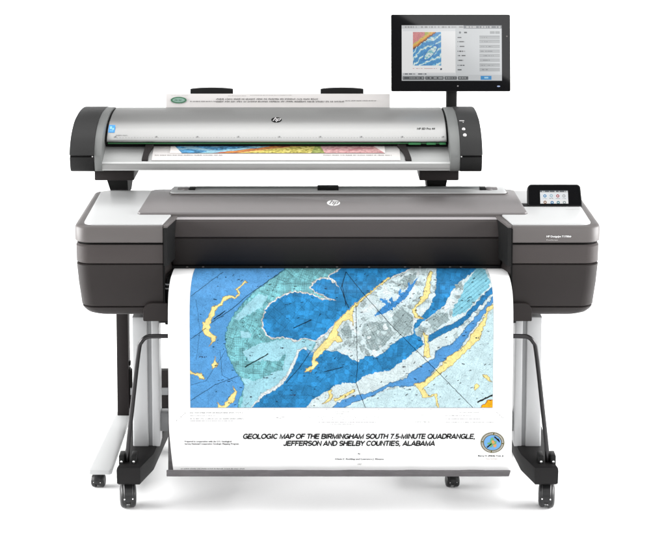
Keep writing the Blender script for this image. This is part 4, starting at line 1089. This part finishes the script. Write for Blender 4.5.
# the part that has come out of the back: heading printed upside down, with oval stamp
ft = frame_at(P(165, 107, .9518), (1, 0, 0), (0, .013, ZP(93.6, .968) - ZP(107, .95)))
k_ = XP(266, 100, .96) - XP(265, 100, .96)
rects = []
for x0, x1, y, h in ((190, 216, 5.1, 1.3), (216, 318, 7.2, 1.9), (216, 344, 4.7, 1.9), (345, 376, 5.9, 1.1), (250, 292, 11.6, .5), (228, 246, 11.0, .5)):
    rl_ = []; glyph_row(x0 - 165, x1 - 165, y, h, rl_, word=(3, 11)); rects += [tuple(v * k_ for v in q) for q in rl_]
bm = BM(); add_quads_on(bm, ft, rects); obj('document_heading', bm, M['ink'], ds_, 0)
def oval(cx, cy, rx, ry, lift):
    bm = BM(); o_, r_, u_ = ft; n_ = r_.cross(u_)
    bm.faces.new([bm.verts.new(o_ + r_ * (cx + rx * math.cos(2 * PI * k / 32)) * k_ + u_ * (cy + ry * math.sin(2 * PI * k / 32)) * k_ + n_ * lift) for k in range(32)])
    return bm
stp = obj('stamp', oval(13.6, 7.0, 8.0, 3.3, .001), M['docgreen'], ds_, 0)
obj('stamp_field', oval(13.6, 7.0, 6.2, 2.2, .0014), material('grey green ink', (.16, .27, .22), .6), stp, 0)
bm = BM(); rects = []; glyph_row(9.5, 17.5, 6.2, 1.7, rects); add_quads_on(bm, (ft[0] + ft[1].cross(ft[2]) * .001, ft[1], ft[2]), [tuple(v * k_ for v in q) for q in rects]); obj('stamp_mark', bm, M['docgreen'], stp, 0)
rects = []; rl_ = []; glyph_row(6, 23, 11.3, .5, rl_); rects = [tuple(v * k_ for v in q) for q in rl_]
bm = BM(); add_quads_on(bm, ft, rects); obj('document_note', bm, M['inkgrey'], ds_, 0)

# ================================================================== TOUCHSCREEN MONITOR
DM = .86
mon = thing('touchscreen_monitor', 'black glossy touchscreen on a short pole, showing a map preview and settings', 'monitor', (XP(451, 100, .9), .9, ZP(108, .9)))
tilt = math.radians(9)
mup = Vector((0, math.sin(tilt), math.cos(tilt))); mrt = Vector((1, 0, 0)); mnr = mrt.cross(mup)
m0 = P(391.2, 91.4, DM)
mw = XP(510.6, 91, DM) - m0.x
# height along the tilted plane that shows at row 14.3
lo, hi = .1, .6
for _ in range(40):
    mid = (lo + hi) / 2; q = m0 + mup * mid
    if proj(q.x, q.y, q.z)[1] > 14.3: lo = mid
    else: hi = mid
mh = lo
def mp(u, v, n=0): return m0 + mrt * (u * mw) + mup * (v * mh) + mnr * n
ol = rounded([(0, 0), (mw, 0), (mw, mh), (0, mh)], .006, 5)
def mring(n, ins): return [m0 + mrt * (mw / 2 + (p.x - mw / 2) * (1 - ins * 2 / mw)) + mup * (mh / 2 + (p.y - mh / 2) * (1 - ins * 2 / mh)) + mnr * n for p in ol]
bm = BM(); add_loops(bm, [mring(-.035, .03), mring(-.030, .012), mring(-.012, .0), mring(-.003, .0), mring(-.0008, .0015)])
case = obj('monitor_case', bm, M['black'], mon)
bm = BM(); bm.faces.new([bm.verts.new(v) for v in mring(.0, .002)]); gl = obj('glass', bm, M['glass'], case, 0)
# lit screen
px0, px1, py0, py1 = 401.8, 501.6, 25.2, 80.6
def uv_of(px, py):
    # intersect ray with monitor plane
    a = (px - PPX) / F_PX; b = -(py - PPY) / F_PX
    d = Vector((a, CP + b * SP, -SP + b * CP)); o_ = Vector((0, -D, H))
    t = (m0 - o_).dot(mnr) / d.dot(mnr); q = o_ + d * t - m0
    return q.dot(mrt), q.dot(mup)
ua, va = uv_of(px0, py1); ub, vb = uv_of(px1, py0)
nx, ny = 380, 212
U, V = np.meshgrid(np.linspace(0, 1, nx), np.linspace(1, 0, ny))
pts = np.array(m0)[None, None] + np.array(mrt) * (ua + (ub - ua) * U)[..., None] + np.array(mup) * (va + (vb - va) * V)[..., None] + np.array(mnr) * .0009
def screen_cols():
    x = px0 + (px1 - px0) * U; y = py1 + (py0 - py1) * V
    c = np.full(U.shape + (3,), 238.0)
    def R(x0, y0, x1, y1, col): c[(x >= x0) & (x < x1) & (y >= y0) & (y < y1)] = col
    R(402, 25, 502, 28.4, (196, 198, 200)); R(463.5, 25, 502, 28.6, (120, 124, 128))
    m = (y > 26) & (y < 27.8) & (x > 404) & (cell(x / .9, y / 4, 3) > .5); c[m] = np.where((x[m] > 463)[:, None], 190, 150)
    R(455.5, 28.6, 502, 75, (203, 206, 208)); c[(x > 455.5) & (y > 28.6) & (y < 75)] += ((x - 455.5) * .25)[(x > 455.5) & (y > 28.6) & (y < 75)][:, None]
    R(403, 28.6, 455.5, 31, (222, 224, 226))
    tx0, tx1, ty0, ty1 = 413.0, 441.2, 32.0, 65.4
    u = (x - tx0) / (tx1 - tx0); v = (y - ty0) / (ty1 - ty0)
    m = (u > 0) & (u < 1) & (v > 0) & (v < 1)
    n = vnoise(x * .9, y * .9, 5); n2 = vnoise(x * .35, y * .35, 6)
    t = u * .9 + v * 1.05 + (n - .5) * .07
    col = np.empty(U.shape + (3,)); col[:] = (70, 140, 195)
    s_ = (u * .62 - (1 - v) * .78 + n2 * .18)
    strk = np.sin((v * 1.0 + u * .66 + .10 * np.sin(u * 5)) * 30 + n2 * 3 + (n - .5) * 1.2)
    col[strk > .35] = (120, 185, 212); col[strk > .86] = (215, 228, 222)
    e = ((u - .62) * .66 + (v - .62) * .75) ** 2 / .010 + ((u - .62) * -.75 + (v - .62) * .66) ** 2 / .085
    col[e < 1.6] = (58, 128, 190); col[e < .9] = (205, 224, 224); col[(e < .9) & (n > .62)] = (120, 180, 190)
    g = v + u * .62 + (n - .5) * .05
    col[g < .50] = (190, 120, 60); col[g < .46] = (222, 170, 70); col[g < .40] = (196, 178, 100); col[(g < .36) & (u < .42)] = (205, 130, 130); col[(g < .36) & (u >= .42)] = (176, 176, 84)
    col[(g > .50) & (g < .53)] = (90, 60, 50)
    col *= (.9 + .25 * (vnoise(x * 2.2, y * 2.2, 8)))[..., None]
    c[m] = np.clip(col, 0, 255)[m]
    m = (np.abs(y - 68.4) < .35) & (x > 412) & (x < 437) & (cell(x / .8, y / 9, 2) > .3); c[m] = (200, 150, 150)
    c[np.hypot(x - 441, y - 69) < 1.0] = (60, 70, 90)
    R(402, 74.6, 502, 81, (196, 199, 201)); R(402, 72.6, 455, 74.6, (214, 216, 218))
    m = (np.abs(y - 74) < .5) & (x > 402.6) & (x < 427) & (cell(x / .7, 0 * y, 7) > .35); c[m] = (80, 84, 90)
    for a, b in ((402.6, 424.2), (425.2, 443.6), (444.4, 456.8), (457.8, 468)):
        R(a, 76.2, b, 79.6, (84, 87, 90)); m = (x > a + 1) & (x < b - 1) & (np.abs(y - 77.9) < .5) & (cell(x / .8, 0 * y, 8) > .5); c[m] = (175, 178, 180)
    R(480.4, 75.8, 491.2, 79.6, (28, 136, 200)); m = (x > 484) & (x < 488) & (np.abs(y - 77.6) < .7); c[m] = (160, 210, 235)
    for yy in (37.4, 41.6, 46.4, 51.2, 55.6, 60.2, 65.2, 69.6):
        w_ = 4 + 4.5 * ((yy * 7.3) % 1)
        m = (np.abs(y - yy) < .55) & (x > 457.5) & (x < 457.5 + w_) & (cell(x / .6, 0 * y + yy, 9) > .3); c[m] = (70, 72, 76)
        R(479.4, yy - 1.7, 499.6, yy + 1.7, (176, 179, 181)); R(479.4, yy - 1.7, 499.6, yy - 1.4, (140, 143, 146))
        m = (np.abs(y - yy) < .35) & (x > 480.5) & (x < 480.5 + w_ * 1.6) & (cell(x / .6, 0 * y + yy, 10) > .45); c[m] = (120, 122, 126)
    R(490, 31.2, 494.5, 33.8, (165, 168, 170)); R(495.2, 31.2, 499.6, 33.8, (165, 168, 170)); m = (np.abs(y - 32.4) < .7) & (x > 464) & (x < 467); c[m] = (70, 72, 76)
    c[np.hypot(x - 460, y - 32.4) < 1.1] = (110, 115, 120)
    return s2l(np.clip(c, 0, 255))
M['screen'] = print_material('lit monitor screen', 'print', .08, emit=.80, spec=.4)
grid_picture('screen', pts, screen_cols, M['screen'], case)
f = lambda px, py: (m0 + mrt * uv_of(px, py)[0] + mup * uv_of(px, py)[1] + mnr * .0004)
bm = BM(); o_ = f(498.6, 86.2)
add_loops(bm, [[o_ + mrt * (.0062 * math.cos(a)) + mup * (.0028 * math.sin(a)) + mnr * n_ for a in [2 * PI * k / 20 for k in range(20)]] for n_ in (0, .001)])
lm = bpy.data.materials.new('blue status lamp'); lm.use_nodes = True; bb = lm.node_tree.nodes['Principled BSDF']; bb.inputs['Emission Color'].default_value = (.5, .65, 1, 1); bb.inputs['Emission Strength'].default_value = .55; bb.inputs['Base Color'].default_value = (.02, .02, .03, 1)
obj('power_lamp', bm, lm, case)
for nm, px, py in (('home_key', 457.8, 85.9), ('camera_eye', 506.8, 36.2)):
    o_ = f(px, py); bm = BM()
    add_loops(bm, [[o_ + mrt * (.0028 * math.cos(a)) + mup * (.0028 * math.sin(a)) + mnr * n_ for a in [2 * PI * k / 16 for k in range(16)]] for n_ in (0, .0008)])
    obj(nm, bm, M['inkgrey'] if nm == 'home_key' else M['rim'], case)
bm = BM()
xa, xb = XP(446.3, 100, .918), XP(457.2, 100, .918)
add_box(bm, (xa, .918, ZP(150, .92)), (xb, .955, ZP(75, .92)), .006, 3)
pole = obj('pole', bm, M['black'], mon)
bm = BM(); add_box(bm, (xa - .02, .908, ZP(66, .92)), (xb + .02, .94, ZP(80, .92)), .004); obj('hinge', bm, M['black'], pole)
